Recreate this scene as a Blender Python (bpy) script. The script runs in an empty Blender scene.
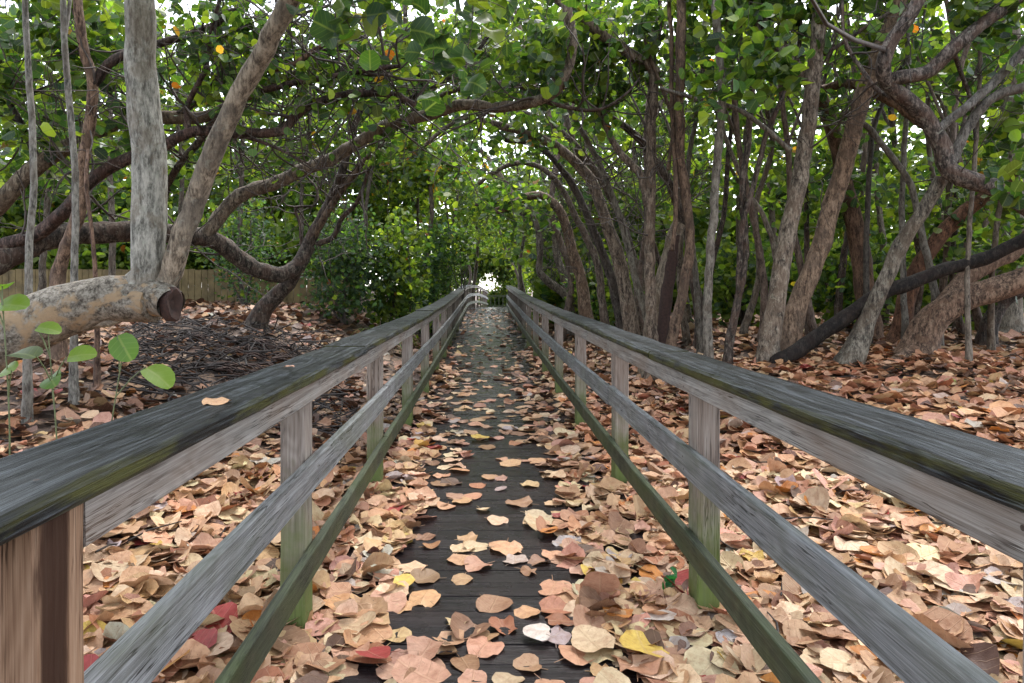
import bpy, math, random
import numpy as np
from mathutils import Vector
random.seed(7)
rng = np.random.default_rng(11)
scene = bpy.context.scene
COL = scene.collection
F = 683.0            # focal length in pixels of the 1024 px frame (24 mm on 36 mm)
CX, CY, EYE = 485.0, 290.0, 1.40
R = math.radians

def P(px, py, d):
    return np.array([(px - CX) / F * d, d, EYE - (py - CY) / F * d])

def sstep(a, b, x):
    t = np.clip((np.asarray(x, float) - a) / (b - a), 0, 1)
    return t * t * (3 - 2 * t)

_DY = [-6, 4, 8, 12, 16, 20, 24, 28, 31, 34, 38, 44, 52, 120]
_DZ = [0, 0, .03, .09, .18, .29, .40, .50, .55, .55, .42, .20, .02, 0]
def deckz(y):
    return np.interp(y, _DY, _DZ)
def xshift(y):                                        # the walk bends to the right past 29 m
    return np.interp(y, [-10, 28, 30, 34, 40, 52, 120], [0, 0, .05, .35, .75, 1.25, 1.25])
def gz(x, y):
    x = np.asarray(x, float); y = np.asarray(y, float)
    s = deckz(y) - .03
    xr = x - .1 - xshift(y)
    yy = np.clip(y, 0, None)
    right = sstep(.9, 4.2, xr) * np.minimum(.62, .062 * yy)
    left = sstep(.9, 4.2, -xr) * np.minimum(.95, .085 * yy)
    bump = .03 * np.sin(x * 1.7 + 1.3 * y) + .025 * np.sin(2.9 * x - 1.1 * y + 1) + .02 * np.sin(4.3 * y + x)
    return s + right + left + bump * sstep(1.0, 2.2, np.abs(xr))

# ------------------------------------------------------------------ mesh builder
class MB:
    def __init__(s):
        s.v = []; s.n = 0; s.loops = []; s.tot = []; s.mat = []; s.tint = []; s.luv = []; s.smooth = []
    def add(s, v, faces, mat=0, tint=None, luv=None, smooth=True):
        v = np.asarray(v, float).reshape(-1, 3); m = len(v)
        f = np.asarray(faces, dtype=np.int64)
        s.v.append(v); s.loops.append((f + s.n).ravel()); s.tot.append(np.full(len(f), f.shape[1], dtype=np.int64))
        s.mat.append(np.full(len(f), mat, dtype=np.int64)); s.smooth.append(np.full(len(f), smooth, dtype=bool))
        if tint is None: tint = (1, 1, 1)
        tint = np.asarray(tint, float)
        if tint.ndim == 1: tint = np.tile(tint, (m, 1))
        s.tint.append(tint)
        s.luv.append(np.zeros((m, 3)) if luv is None else np.asarray(luv, float).reshape(-1, 3))
        s.n += m
    def build(s, name, mats, parent=None, loc=None, color=None):
        me = bpy.data.meshes.new(name)
        v = np.concatenate(s.v)
        off = np.zeros(3)
        if parent is not None: off = np.array(parent['_org'])
        elif loc is not None: off = np.array(loc, float)
        v = v - off
        loops = np.concatenate(s.loops); tot = np.concatenate(s.tot)
        me.vertices.add(len(v)); me.vertices.foreach_set('co', v.ravel().astype(np.float32))
        me.loops.add(len(loops)); me.loops.foreach_set('vertex_index', loops.astype(np.int32))
        me.polygons.add(len(tot))
        st = np.concatenate([[0], np.cumsum(tot)[:-1]])
        me.polygons.foreach_set('loop_start', st.astype(np.int32))
        me.polygons.foreach_set('loop_total', tot.astype(np.int32))
        me.polygons.foreach_set('material_index', np.concatenate(s.mat).astype(np.int32))
        me.polygons.foreach_set('use_smooth', np.concatenate(s.smooth))
        me.update(calc_edges=True)
        t = np.concatenate(s.tint); t4 = np.ones((len(t), 4), np.float32); t4[:, :3] = t
        a = me.attributes.new('tint', 'FLOAT_COLOR', 'POINT'); a.data.foreach_set('color', t4.ravel())
        a = me.attributes.new('luv', 'FLOAT_VECTOR', 'POINT'); a.data.foreach_set('vector', np.concatenate(s.luv).ravel().astype(np.float32))
        for m in (mats if isinstance(mats, (list, tuple)) else [mats]): me.materials.append(m)
        o = bpy.data.objects.new(name, me); COL.objects.link(o)
        if parent is not None: o.parent = parent
        else: o.location = off
        o['_org'] = [float(q) for q in off]
        if color is not None: o.color = (*color, 1)
        return o

def tag(o, label=None, cat=None, group=None, kind=None):
    if label: o['label'] = label
    if cat: o['category'] = cat
    if group: o['group'] = group
    if kind: o['kind'] = kind
    return o
def thing(name, loc, label, cat, group=None):
    o = bpy.data.objects.new(name, None); COL.objects.link(o)
    o.location = loc; o.empty_display_size = .2
    o['_org'] = [float(q) for q in loc]
    return tag(o, label, cat, group)

def spline(pts, rad, step):
    pts = np.asarray(pts, float); rad = np.asarray(rad, float)
    if len(pts) == 2:
        pts = np.array([pts[0], (pts[0] + pts[1]) / 2, pts[1]]); rad = np.array([rad[0], rad.mean(), rad[1]])
    e = np.vstack([2 * pts[0] - pts[1], pts, 2 * pts[-1] - pts[-2]])
    out = []; ro = []
    for i in range(len(pts) - 1):
        a, b, c, d = e[i:i + 4]
        L = np.linalg.norm(c - b); n = max(1, int(round(L / step)))
        for k in range(n):
            t = k / n
            out.append(.5 * (2 * b + (c - a) * t + (2 * a - 5 * b + 4 * c - d) * t * t + (3 * b - a - 3 * c + d) * t ** 3))
            ro.append(rad[i] * (1 - t) + rad[i + 1] * t)
    out.append(pts[-1]); ro.append(rad[-1])
    return np.array(out), np.array(ro)

def tube(mb, path, rad, sides=8, mat=0, gnarl=0., tint=None, cap=True, lrng=None):
    path = np.asarray(path); n = len(path); lr = lrng or rng
    T = np.gradient(path, axis=0); T /= np.linalg.norm(T, axis=1)[:, None] + 1e-9
    up = np.array([0, 0, 1.]) if abs(T[0][2]) < .9 else np.array([1., 0, 0])
    u = np.cross(T[0], up); u /= np.linalg.norm(u)
    U = np.zeros((n, 3))
    for i in range(n):
        u = u - T[i] * np.dot(u, T[i]); u /= np.linalg.norm(u) + 1e-9; U[i] = u
    V = np.cross(T, U)
    th = np.arange(sides) / sides * 2 * np.pi
    rr = np.repeat(np.asarray(rad)[:, None], sides, 1)
    if gnarl:
        s = np.concatenate([[0], np.cumsum(np.linalg.norm(np.diff(path, axis=0), axis=1))])
        g = 0
        r0 = max(rad.max(), .01)
        for k in range(10):
            f = lr.uniform(.35, 4.5) / (r0 * 3); m = lr.integers(1, 5); ph = lr.uniform(0, 6.3, 2)
            g = g + lr.uniform(.3, 1) / (1 + .35 * k) * np.sin(f * s[:, None] * 2 + ph[0] + m * th[None] + .8 * np.sin(f * 1.7 * s[:, None] + ph[1]))
        rr = rr * (1 + gnarl * g / 2.2)
    v = path[:, None] + (np.cos(th)[None, :, None] * U[:, None] + np.sin(th)[None, :, None] * V[:, None]) * rr[:, :, None]
    i = np.arange(n - 1)[:, None] * sides; j = np.arange(sides)[None]; j2 = (j + 1) % sides
    f = np.stack([i + j, i + j2, i + sides + j2, i + sides + j], -1).reshape(-1, 4)
    mb.add(v.reshape(-1, 3), f, mat, tint)
    if cap and sides >= 5:
        for r_, flip in ((0, 1), (n - 1, 0)):
            ring = v[r_]; cpt = path[r_] + T[r_] * rad[r_] * (.25 if not flip else -.25)
            vv = np.vstack([ring, cpt[None]])
            ff = [[(k + 1) % sides, k, sides] if flip else [k, (k + 1) % sides, sides] for k in range(sides)]
            mb.add(vv, ff, mat, tint)

# ------------------------------------------------------------------ node helpers
def newmat(name):
    m = bpy.data.materials.new(name); m.use_nodes = True
    nt = m.node_tree; nt.nodes.clear()
    return m, nt
def nd(nt, typ, ins=None, **kw):
    n = nt.nodes.new(typ)
    for k, v in kw.items(): setattr(n, k, v)
    if ins:
        for k, v in ins.items():
            sock = n.inputs[k]
            if isinstance(v, bpy.types.NodeSocket): nt.links.new(v, sock)
            else: sock.default_value = v
    return n
def ramp(nt, fac, stops, interp='LINEAR'):
    n = nt.nodes.new('ShaderNodeValToRGB'); cr = n.color_ramp; cr.interpolation = interp
    while len(cr.elements) < len(stops): cr.elements.new(.5)
    for e, (p, c) in zip(cr.elements, stops):
        e.position = p; e.color = (*c, 1) if len(c) == 3 else c
    nt.links.new(fac, n.inputs[0]); return n.outputs[0]
def g3(v): return (v, v, v)
def mix(nt, fac, a, b, mode='MIX'):
    n = nt.nodes.new('ShaderNodeMix'); n.data_type = 'RGBA'; n.blend_type = mode
    for k, v in ((0, fac), (6, a), (7, b)):
        if isinstance(v, bpy.types.NodeSocket): nt.links.new(v, n.inputs[k])
        else: n.inputs[k].default_value = v if k == 0 else ((*v, 1) if len(v) == 3 else v)
    return n.outputs[2]
def math_(nt, op, a, b=0., c=None, clamp=False):
    n = nt.nodes.new('ShaderNodeMath'); n.operation = op; n.use_clamp = clamp
    for k, v in enumerate((a, b) if c is None else (a, b, c)):
        if isinstance(v, bpy.types.NodeSocket): nt.links.new(v, n.inputs[k])
        else: n.inputs[k].default_value = v
    return n.outputs[0]
def noise(nt, vec, scale, detail=3., rough=.55, dist=0.):
    n = nd(nt, 'ShaderNodeTexNoise', {'Scale': scale, 'Detail': detail, 'Roughness': rough, 'Distortion': dist})
    if vec is not None: nt.links.new(vec, n.inputs['Vector'])
    return n.outputs['Fac']
def vscale(nt, vec, s):
    n = nd(nt, 'ShaderNodeVectorMath', operation='MULTIPLY'); nt.links.new(vec, n.inputs[0]); n.inputs[1].default_value = s
    return n.outputs[0]
def out(nt, sh):
    o = nd(nt, 'ShaderNodeOutputMaterial'); nt.links.new(sh, o.inputs[0])
def bump(nt, h, strength=.3, dist=.01, nrm=None):
    b = nd(nt, 'ShaderNodeBump', {'Strength': strength, 'Distance': dist, 'Height': h})
    if nrm is not None: nt.links.new(nrm, b.inputs['Normal'])
    return b.outputs[0]

def objcoord(nt):
    tc = nd(nt, 'ShaderNodeTexCoord'); oi = nd(nt, 'ShaderNodeObjectInfo')
    k = nd(nt, 'ShaderNodeVectorMath', operation='SCALE'); k.inputs[0].default_value = (13.1, 7.7, 19.3); nt.links.new(oi.outputs['Random'], k.inputs['Scale'])
    a = nd(nt, 'ShaderNodeVectorMath', operation='ADD'); nt.links.new(tc.outputs['Object'], a.inputs[0]); nt.links.new(k.outputs[0], a.inputs[1])
    return a.outputs[0], tc.outputs['Object'], oi

def wood(name, axis, dark, mid, light, blotch, blotch_amt=.6, rough=(.55, .8), algae=None, moss_edge=None, cracks=.0, bumps=.35, tinted=False, spec=.3, stops=(.33, .51, .70)):
    m, nt = newmat(name)
    vec, raw, oi = objcoord(nt)
    s = [1., 1., 1.]; s[axis] = .013
    st = vscale(nt, vec, s)
    s2 = [1., 1., 1.]; s2[axis] = .16
    st2 = vscale(nt, vec, s2)
    fib = noise(nt, st, 240, 4, .7, .0)
    fib2 = noise(nt, st, 46, 4, .6, .08)
    iso = noise(nt, st2, 5.5, 2, .45, .7)
    rings = math_(nt, 'SINE', math_(nt, 'MULTIPLY', iso, 95))
    rings = math_(nt, 'MULTIPLY_ADD', rings, .5, .5)
    f = math_(nt, 'ADD', math_(nt, 'MULTIPLY', fib, .55), math_(nt, 'ADD', math_(nt, 'MULTIPLY', fib2, .42), math_(nt, 'MULTIPLY', rings, .055)))
    c = ramp(nt, f, [(stops[0], dark), (stops[1], mid), (stops[2], light)])
    s3 = [1., 1., 1.]; s3[axis] = .03
    ln = noise(nt, vscale(nt, vec, s3), 62, 3, .6, .5)
    ln = ramp(nt, math_(nt, 'ABSOLUTE', math_(nt, 'SUBTRACT', ln, .5)), [(.010, g3(1)), (.026, g3(0))])
    lmask = ramp(nt, noise(nt, vscale(nt, vec, [1. if i != axis else .3 for i in range(3)]), 7, 3, .6), [(.44, g3(0)), (.58, g3(1))])
    ln = math_(nt, 'MULTIPLY', ln, lmask)
    c = mix(nt, math_(nt, 'MULTIPLY', ln, .92), c, tuple(q * .22 for q in dark))
    kn = nd(nt, 'ShaderNodeTexVoronoi', {'Scale': 2.6}); nt.links.new(vscale(nt, vec, [1. if i != axis else .42 for i in range(3)]), kn.inputs['Vector'])
    kd = math_(nt, 'ADD', kn.outputs['Distance'], math_(nt, 'MULTIPLY', math_(nt, 'SUBTRACT', fib2, .5), .03))
    c = mix(nt, math_(nt, 'MULTIPLY', ramp(nt, kd, [(.02, g3(1)), (.035, g3(.35)), (.055, g3(.7)), (.075, g3(0))]), .7), c, dark)
    bl = noise(nt, vscale(nt, vec, [1. if i != axis else .35 for i in range(3)]), 6, 4, .6, .3)
    blm = math_(nt, 'MULTIPLY', ramp(nt, bl, [(.42, g3(0)), (.66, g3(1))]), blotch_amt)
    c = mix(nt, blm, c, mix(nt, .65, c, blotch))
    if algae:
        acol, z0, z1, amt = algae
        sep = nd(nt, 'ShaderNodeSeparateXYZ', {0: raw})
        an = noise(nt, vec, 9, 5, .65)
        h = math_(nt, 'ADD', sep.outputs[2], math_(nt, 'MULTIPLY', math_(nt, 'SUBTRACT', an, .5), .7))
        mr = nd(nt, 'ShaderNodeMapRange', {'Value': h, 'From Min': z1, 'From Max': z0, 'To Min': 0., 'To Max': amt})
        c = mix(nt, mr.outputs[0], c, mix(nt, fib2, acol, tuple(q * .45 for q in acol)))
    if moss_edge:
        mcol, amt = moss_edge
        ge = nd(nt, 'ShaderNodeNewGeometry'); sp = nd(nt, 'ShaderNodeSeparateXYZ', {0: ge.outputs['True Normal']})
        side = nd(nt, 'ShaderNodeMapRange', {'Value': sp.outputs[2], 'From Min': .9, 'From Max': .3}).outputs[0]
        mn = noise(nt, vscale(nt, vec, [1. if i != axis else .22 for i in range(3)]), 14, 4, .65, .3)
        mm = ramp(nt, mn, [(.40, g3(0)), (.56, g3(1))])
        mm = math_(nt, 'MULTIPLY', math_(nt, 'MULTIPLY', mm, side), amt)
        c = mix(nt, mm, c, mcol)
    if cracks:
        cn = noise(nt, st, 60, 2, .5, .6)
        cm = ramp(nt, cn, [(.30, g3(1)), (.37, g3(0))])
        c = mix(nt, math_(nt, 'MULTIPLY', cm, cracks), c, tuple(q * .25 for q in dark))
    if tinted:
        at = nd(nt, 'ShaderNodeAttribute', attribute_name='tint')
        c = mix(nt, 1., c, at.outputs['Color'], 'MULTIPLY')
    rn = noise(nt, vec, 5, 3)
    ro = nd(nt, 'ShaderNodeMapRange', {'Value': math_(nt, 'ADD', math_(nt, 'MULTIPLY', rn, .7), math_(nt, 'MULTIPLY', fib2, .3)), 'From Min': .35, 'From Max': .65, 'To Min': rough[0], 'To Max': rough[1]})
    b = nd(nt, 'ShaderNodeBsdfPrincipled', {'Base Color': c, 'Roughness': ro.outputs[0]})
    b.inputs['Specular IOR Level'].default_value = spec
    hh = math_(nt, 'SUBTRACT', math_(nt, 'ADD', math_(nt, 'MULTIPLY', fib, .5), fib2), math_(nt, 'MULTIPLY', ln, .8))
    nt.links.new(bump(nt, hh, bumps, .012), b.inputs['Normal'])
    out(nt, b.outputs[0]); return m

def bark(name, dark, mid, light, patch, patch_amt=.5, lichen=.25, zs=.3):
    m, nt = newmat(name)
    vec, raw, oi = objcoord(nt)
    st = vscale(nt, vec, (1, 1, zs))
    n1 = noise(nt, st, 22, 6, .68, .3)
    n2 = noise(nt, st, 70, 5, .7, .2)
    f = math_(nt, 'ADD', math_(nt, 'MULTIPLY', n1, .6), math_(nt, 'MULTIPLY', n2, .45))
    c = ramp(nt, f, [(.43, dark), (.52, mid), (.61, light)])
    pn = noise(nt, vec, 4.5, 5, .62, .5)
    pm = math_(nt, 'MULTIPLY', ramp(nt, pn, [(.5, g3(0)), (.58, g3(1))]), patch_amt)
    c = mix(nt, pm, c, mix(nt, n2, patch, tuple(q * .55 for q in patch)))
    ln = noise(nt, vec, 16, 4, .6)
    lm = math_(nt, 'MULTIPLY', ramp(nt, ln, [(.6, g3(0)), (.66, g3(1))]), lichen)
    c = mix(nt, lm, c, (.34, .35, .30))
    c = mix(nt, 1., c, oi.outputs['Color'], 'MULTIPLY')
    c = mix(nt, 1., c, (.74, .75, .74), 'MULTIPLY')
    b = nd(nt, 'ShaderNodeBsdfPrincipled', {'Base Color': c, 'Roughness': .8})
    b.inputs['Specular IOR Level'].default_value = .25
    nt.links.new(bump(nt, f, .7, .02), b.inputs['Normal'])
    out(nt, b.outputs[0]); return m

def greenleaf(name, transl=.52, rough=.45):
    m, nt = newmat(name)
    at = nd(nt, 'ShaderNodeAttribute', attribute_name='tint'); lu = nd(nt, 'ShaderNodeAttribute', attribute_name='luv')
    sp = nd(nt, 'ShaderNodeSeparateXYZ', {0: lu.outputs['Vector']})
    ax = math_(nt, 'ABSOLUTE', sp.outputs[0])
    mid = ramp(nt, ax, [(.03, g3(1)), (.10, g3(0))])
    lat = math_(nt, 'SINE', math_(nt, 'MULTIPLY', math_(nt, 'SUBTRACT', sp.outputs[1], math_(nt, 'MULTIPLY', ax, .55)), 17))
    lat = math_(nt, 'MULTIPLY', ramp(nt, lat, [(.86, g3(0)), (.97, g3(1))]), .4)
    vein = math_(nt, 'MAXIMUM', mid, lat)
    c = mix(nt, math_(nt, 'MULTIPLY', vein, .45), at.outputs['Color'], (.20, .26, .09))
    b = nd(nt, 'ShaderNodeBsdfPrincipled', {'Base Color': c, 'Roughness': rough})
    tc = mix(nt, 1., c, (1.75, 1.75, .6), 'MULTIPLY')
    t = nd(nt, 'ShaderNodeBsdfTranslucent', {'Color': tc})
    mx = nd(nt, 'ShaderNodeMixShader', {0: transl, 1: b.outputs[0], 2: t.outputs[0]})
    out(nt, mx.outputs[0]); return m

def deadleaf(name):
    m, nt = newmat(name)
    at = nd(nt, 'ShaderNodeAttribute', attribute_name='tint'); lu = nd(nt, 'ShaderNodeAttribute', attribute_name='luv')
    sp = nd(nt, 'ShaderNodeSeparateXYZ', {0: lu.outputs['Vector']})
    tc = nd(nt, 'ShaderNodeTexCoord')
    ax = math_(nt, 'ABSOLUTE', sp.outputs[0])
    mid = ramp(nt, ax, [(.02, g3(1)), (.06, g3(0))])
    lat = math_(nt, 'SINE', math_(nt, 'MULTIPLY', math_(nt, 'SUBTRACT', sp.outputs[1], math_(nt, 'MULTIPLY', ax, .6)), 15))
    lat = math_(nt, 'MULTIPLY', ramp(nt, lat, [(.93, g3(0)), (.995, g3(1))]), .7)
    vein = math_(nt, 'MAXIMUM', mid, lat)
    n1 = noise(nt, tc.outputs['Object'], 28, 5, .65)
    n2 = noise(nt, tc.outputs['Object'], 140, 3, .6)
    base = at.outputs['Color']
    c = mix(nt, math_(nt, 'MULTIPLY', ramp(nt, n1, [(.42, g3(0)), (.7, g3(1))]), .75), base, mix(nt, 1., base, (.62, .47, .40), 'MULTIPLY'))
    c = mix(nt, math_(nt, 'MULTIPLY', ramp(nt, n1, [(.25, g3(1)), (.42, g3(0))]), .5), c, mix(nt, 1., base, (1.2, 1.2, 1.15), 'MULTIPLY'))
    c = mix(nt, math_(nt, 'MULTIPLY', ramp(nt, n2, [(.62, g3(0)), (.72, g3(1))]), .55), c, (.06, .035, .022))
    c = mix(nt, math_(nt, 'MULTIPLY', vein, .45), c, mix(nt, .5, base, (.55, .36, .22)))
    b = nd(nt, 'ShaderNodeBsdfPrincipled', {'Base Color': c, 'Roughness': .55})
    b.inputs['Specular IOR Level'].default_value = .35
    nt.links.new(bump(nt, math_(nt, 'ADD', math_(nt, 'MULTIPLY', vein, .6), n1), .6, .008), b.inputs['Normal'])
    t = nd(nt, 'ShaderNodeBsdfTranslucent', {'Color': c})
    mx = nd(nt, 'ShaderNodeMixShader', {0: .12, 1: b.outputs[0], 2: t.outputs[0]})
    out(nt, mx.outputs[0]); return m

def plain(name, col, rough=.7, var=.3, scale=8):
    m, nt = newmat(name)
    tc = nd(nt, 'ShaderNodeTexCoord')
    n = noise(nt, tc.outputs['Object'], scale, 5, .6)
    c = ramp(nt, n, [(.3, tuple(q * (1 - var) for q in col)), (.7, tuple(min(1, q * (1 + var)) for q in col))])
    b = nd(nt, 'ShaderNodeBsdfPrincipled', {'Base Color': c, 'Roughness': rough})
    nt.links.new(bump(nt, n, .2, .01), b.inputs['Normal'])
    out(nt, b.outputs[0]); return m

M = {}
GREY_D, GREY_M, GREY_L = (.075, .065, .06), (.20, .187, .172), (.35, .335, .315)
M['cap'] = wood('cap_wood', 1, (.003, .0032, .0035), (.016, .018, .020), (.070, .078, .086), (.022, .021, .018), .5, (.34, .55), None, ((.06, .06, .016), .85), .9, .8, False, .12, (.43, .515, .60))
M['rail'] = wood('rail_wood', 1, GREY_D, GREY_M, GREY_L, (.17, .105, .07), .65, (.6, .85), None, None, .3, .35)
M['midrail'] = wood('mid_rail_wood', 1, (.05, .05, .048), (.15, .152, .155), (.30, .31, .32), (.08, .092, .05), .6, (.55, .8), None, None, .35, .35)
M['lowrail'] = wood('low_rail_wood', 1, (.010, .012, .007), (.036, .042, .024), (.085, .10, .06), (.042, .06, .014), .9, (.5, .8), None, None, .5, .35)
M['post'] = wood('post_wood', 2, (.08, .06, .05), (.22, .185, .16), (.36, .33, .30), (.16, .10, .07), .5, (.6, .85), ((.12, .17, .035), .12, .62, .9), None, .3, .35)
M['endpost'] = wood('end_post_wood', 2, (.09, .048, .03), (.25, .155, .10), (.38, .27, .19), (.18, .09, .05), .4, (.6, .85), None, None, .2, .35, False, .1)
def heart(m):
    nt = m.node_tree; b = [n for n in nt.nodes if n.type == 'BSDF_PRINCIPLED'][0]; src = b.inputs['Base Color'].links[0].from_socket
    tc = nd(nt, 'ShaderNodeTexCoord'); sp = nd(nt, 'ShaderNodeSeparateXYZ', {0: tc.outputs['Object']})
    nz = noise(nt, vscale(nt, tc.outputs['Object'], (1, 1, .12)), 26, 4, .6, .4)
    d_ = math_(nt, 'ABSOLUTE', math_(nt, 'ADD', math_(nt, 'SUBTRACT', sp.outputs[1], .108), math_(nt, 'MULTIPLY', math_(nt, 'SUBTRACT', nz, .5), .05)))
    msk = ramp(nt, d_, [(.030, g3(1)), (.042, g3(0))])
    ge = nd(nt, 'ShaderNodeNewGeometry'); sn = nd(nt, 'ShaderNodeSeparateXYZ', {0: ge.outputs['True Normal']})
    msk = math_(nt, 'MULTIPLY', msk, math_(nt, 'GREATER_THAN', sn.outputs[0], .4))
    nt.links.new(mix(nt, math_(nt, 'MULTIPLY', msk, .92), src, (.022, .009, .006)), b.inputs['Base Color'])
heart(M['endpost'])
M['deck'] = wood('deck_wood', 0, (.008, .0055, .006), (.017, .0125, .013), (.034, .026, .026), (.019, .019, .023), .6, (.16, .36), None, None, .4, .2, True, .14)
M['bark'] = bark('grey_brown_bark', (.026, .021, .018), (.12, .102, .086), (.27, .24, .205), (.17, .125, .095), .5, .35)
M['bark_tan'] = bark('tan_bark', (.05, .036, .027), (.21, .165, .125), (.38, .31, .24), (.15, .125, .105), .55, .25)
M['bark_pale'] = bark('pale_grey_bark', (.09, .085, .075), (.26, .25, .225), (.44, .42, .38), (.20, .15, .105), .5, .5)
M['bark_log'] = bark('peeling_bark', (.05, .04, .03), (.17, .145, .12), (.30, .27, .23), (.44, .30, .18), .9, .35, .9)
M['bark_dark'] = bark('dark_bark', (.007, .006, .0055), (.038, .031, .027), (.12, .10, .09), (.09, .05, .036), .45, .25)
M['leaf'] = greenleaf('sea_grape_leaf')
M['leafbg'] = greenleaf('thicket_leaf', .56, .55)
M['dead'] = deadleaf('dead_leaf')
M['char'] = plain('dark_rotten_wood', (.03, .014, .010), .9, .5, 30)
M['cutwood'] = plain('cut_wood', (.026, .010, .007), .9, .8, 55)
M['brush'] = plain('dead_twig_bark', (.020, .015, .014), .85, .5, 14)
M['twig'] = plain('twig_bark', (.052, .040, .033), .85, .5, 14)
M['fence'] = plain('fence_board', (.125, .092, .040), .85, .5, 3)
M['house'] = plain('house_wall', (.62, .46, .26), .8, .06, 2)
M['roof'] = plain('house_roof', (.16, .09, .06), .8, .2, 6)
M['nail'] = plain('rusty_nail', (.035, .022, .016), .7, .3, 60)
M['stem'] = plain('seedling_stem', (.10, .12, .05), .6, .3, 20)
M['shoot'] = bark('grey_shoot_bark', (.06, .055, .05), (.20, .185, .165), (.34, .32, .29), (.16, .12, .09), .4, .35)

# ------------------------------------------------------------------ leaves
def unit(a): return a / (np.linalg.norm(a, axis=-1, keepdims=True) + 1e-9)
_T = np.array([(0, -.92), (-.62, -.86), (-1.0, -.2), (-.78, .58), (0, .98), (.78, .58), (1.0, -.2), (.62, -.86)])
def green_leaves(mb, pos, size, tint, mat=0, updir=.75, droop=.0, base=None):
    """round leaves, folded along the midrib"""
    pos = np.asarray(pos); xc = pos[:, 0] - xshift(pos[:, 1])
    keep = ~((xc > -1.15) & (xc < 1.35) & (pos[:, 2] < deckz(pos[:, 1]) + np.where(pos[:, 1] > 5, 1.9, 0)) & (pos[:, 1] > 3) & (pos[:, 1] < 45))
    pos, size, tint = pos[keep], np.asarray(size)[keep], np.asarray(tint)[keep]
    if base is not None: base = base[keep]
    n = len(pos)
    if n == 0: return
    nrm = unit(rng.normal(0, 1, (n, 3)) * (1 - updir * .55) + np.array([0, 0, updir]) + (0 if base is None else base))
    h = rng.normal(0, 1, (n, 3)); h[:, 2] -= droop
    Y = unit(h - nrm * (h * nrm).sum(1, keepdims=True)); X = np.cross(Y, nrm)
    sx = size * rng.uniform(.42, .56, n); sy = size * rng.uniform(.46, .58, n)
    fold = rng.uniform(.05, .35, n); curl = rng.normal(-.15, .15, n)
    t = _T[None] * (1 + rng.normal(0, .05, (n, 8, 1)))
    z = fold[:, None] * np.abs(t[..., 0]) + curl[:, None] * t[..., 1] ** 2
    v = pos[:, None] + X[:, None] * (t[..., 0] * sx[:, None])[..., None] + Y[:, None] * (t[..., 1] * sy[:, None])[..., None] + nrm[:, None] * (z * size[:, None] * .5)[..., None]
    b = np.arange(n)[:, None] * 8
    f = np.concatenate([b + np.array([[0, 4, 3, 2, 1]]), b + np.array([[0, 7, 6, 5, 4]])])
    luv = np.zeros((n, 8, 3)); luv[..., :2] = _T[None]
    mb.add(v.reshape(-1, 3), f, mat, np.repeat(tint, 8, 0), luv, False)

GREENS = np.array([(.020, .050, .016), (.032, .075, .018), (.050, .100, .020), (.085, .140, .024), (.14, .19, .030), (.028, .062, .034)])
def green_tint(n, warm=.03, bright=0., cool=0.):
    w = np.array([.22, .26, .22, .16 + bright, .08 + bright, .12 + cool]); w /= w.sum()
    c = GREENS[rng.choice(6, n, p=w)] * rng.uniform(.75, 1.25, (n, 1))
    k = rng.random(n) < warm
    c[k] = np.array([(.30, .16, .03), (.26, .08, .02), (.30, .24, .04)])[rng.integers(0, 3, k.sum())]
    return c

def round_leaves(mb, pos, size, tint, mat=0, updir=.6):
    n = len(pos); m = 16; th = np.arange(m) / m * 2 * np.pi
    nrm = unit(rng.normal(0, 1, (n, 3)) * (1 - updir * .55) + np.array([0, -.15, updir]))
    h = rng.normal(0, 1, (n, 3)); Y = unit(h - nrm * (h * nrm).sum(1, keepdims=True)); X = np.cross(Y, nrm)
    fold = rng.uniform(.1, .45, (n, 1)); curl = rng.normal(-.25, .2, (n, 1)); ph = rng.uniform(0, 6.3, (n, 1)); vs = []; lu = []
    o = 1 - .22 * np.exp(-((th - 1.5 * np.pi) / .3) ** 2)
    for r in (0, .55, 1.):
        k = 1 if r == 0 else m
        x = np.tile(r * o[:k] * np.cos(th[:k]), (n, 1)); y = np.tile(r * o[:k] * np.sin(th[:k]), (n, 1))
        z = fold * np.abs(x) + curl * y * y + .10 * r * r * np.sin(3 * th[None, :k] + ph) + .05 * r * r * np.sin(5 * th[None, :k] - ph)
        s = (size * .5)[:, None]
        vs.append(pos[:, None] + X[:, None] * (x * s)[..., None] + Y[:, None] * (y * s)[..., None] + nrm[:, None] * (z * s)[..., None]); lu.append(np.stack([x, y, 0 * x], -1))
    v = np.concatenate(vs, 1); l = np.concatenate(lu, 1); k = v.shape[1]; b = np.arange(n)[:, None, None] * k; j = np.arange(m); j2 = (j + 1) % m
    mb.add(v.reshape(-1, 3), (b + np.stack([0 * j, 1 + j, 1 + j2], 1)[None]).reshape(-1, 3), mat, np.repeat(tint, k, 0), l.reshape(-1, 3))
    f = (b + np.stack([1 + j, 1 + m + j, 1 + m + j2, 1 + j2], 1)[None]).reshape(-1, 4) + (mb.n - n * k)
    mb.loops.append(f.ravel()); mb.tot.append(np.full(len(f), 4)); mb.mat.append(np.full(len(f), mat)); mb.smooth.append(np.full(len(f), True))

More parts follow.
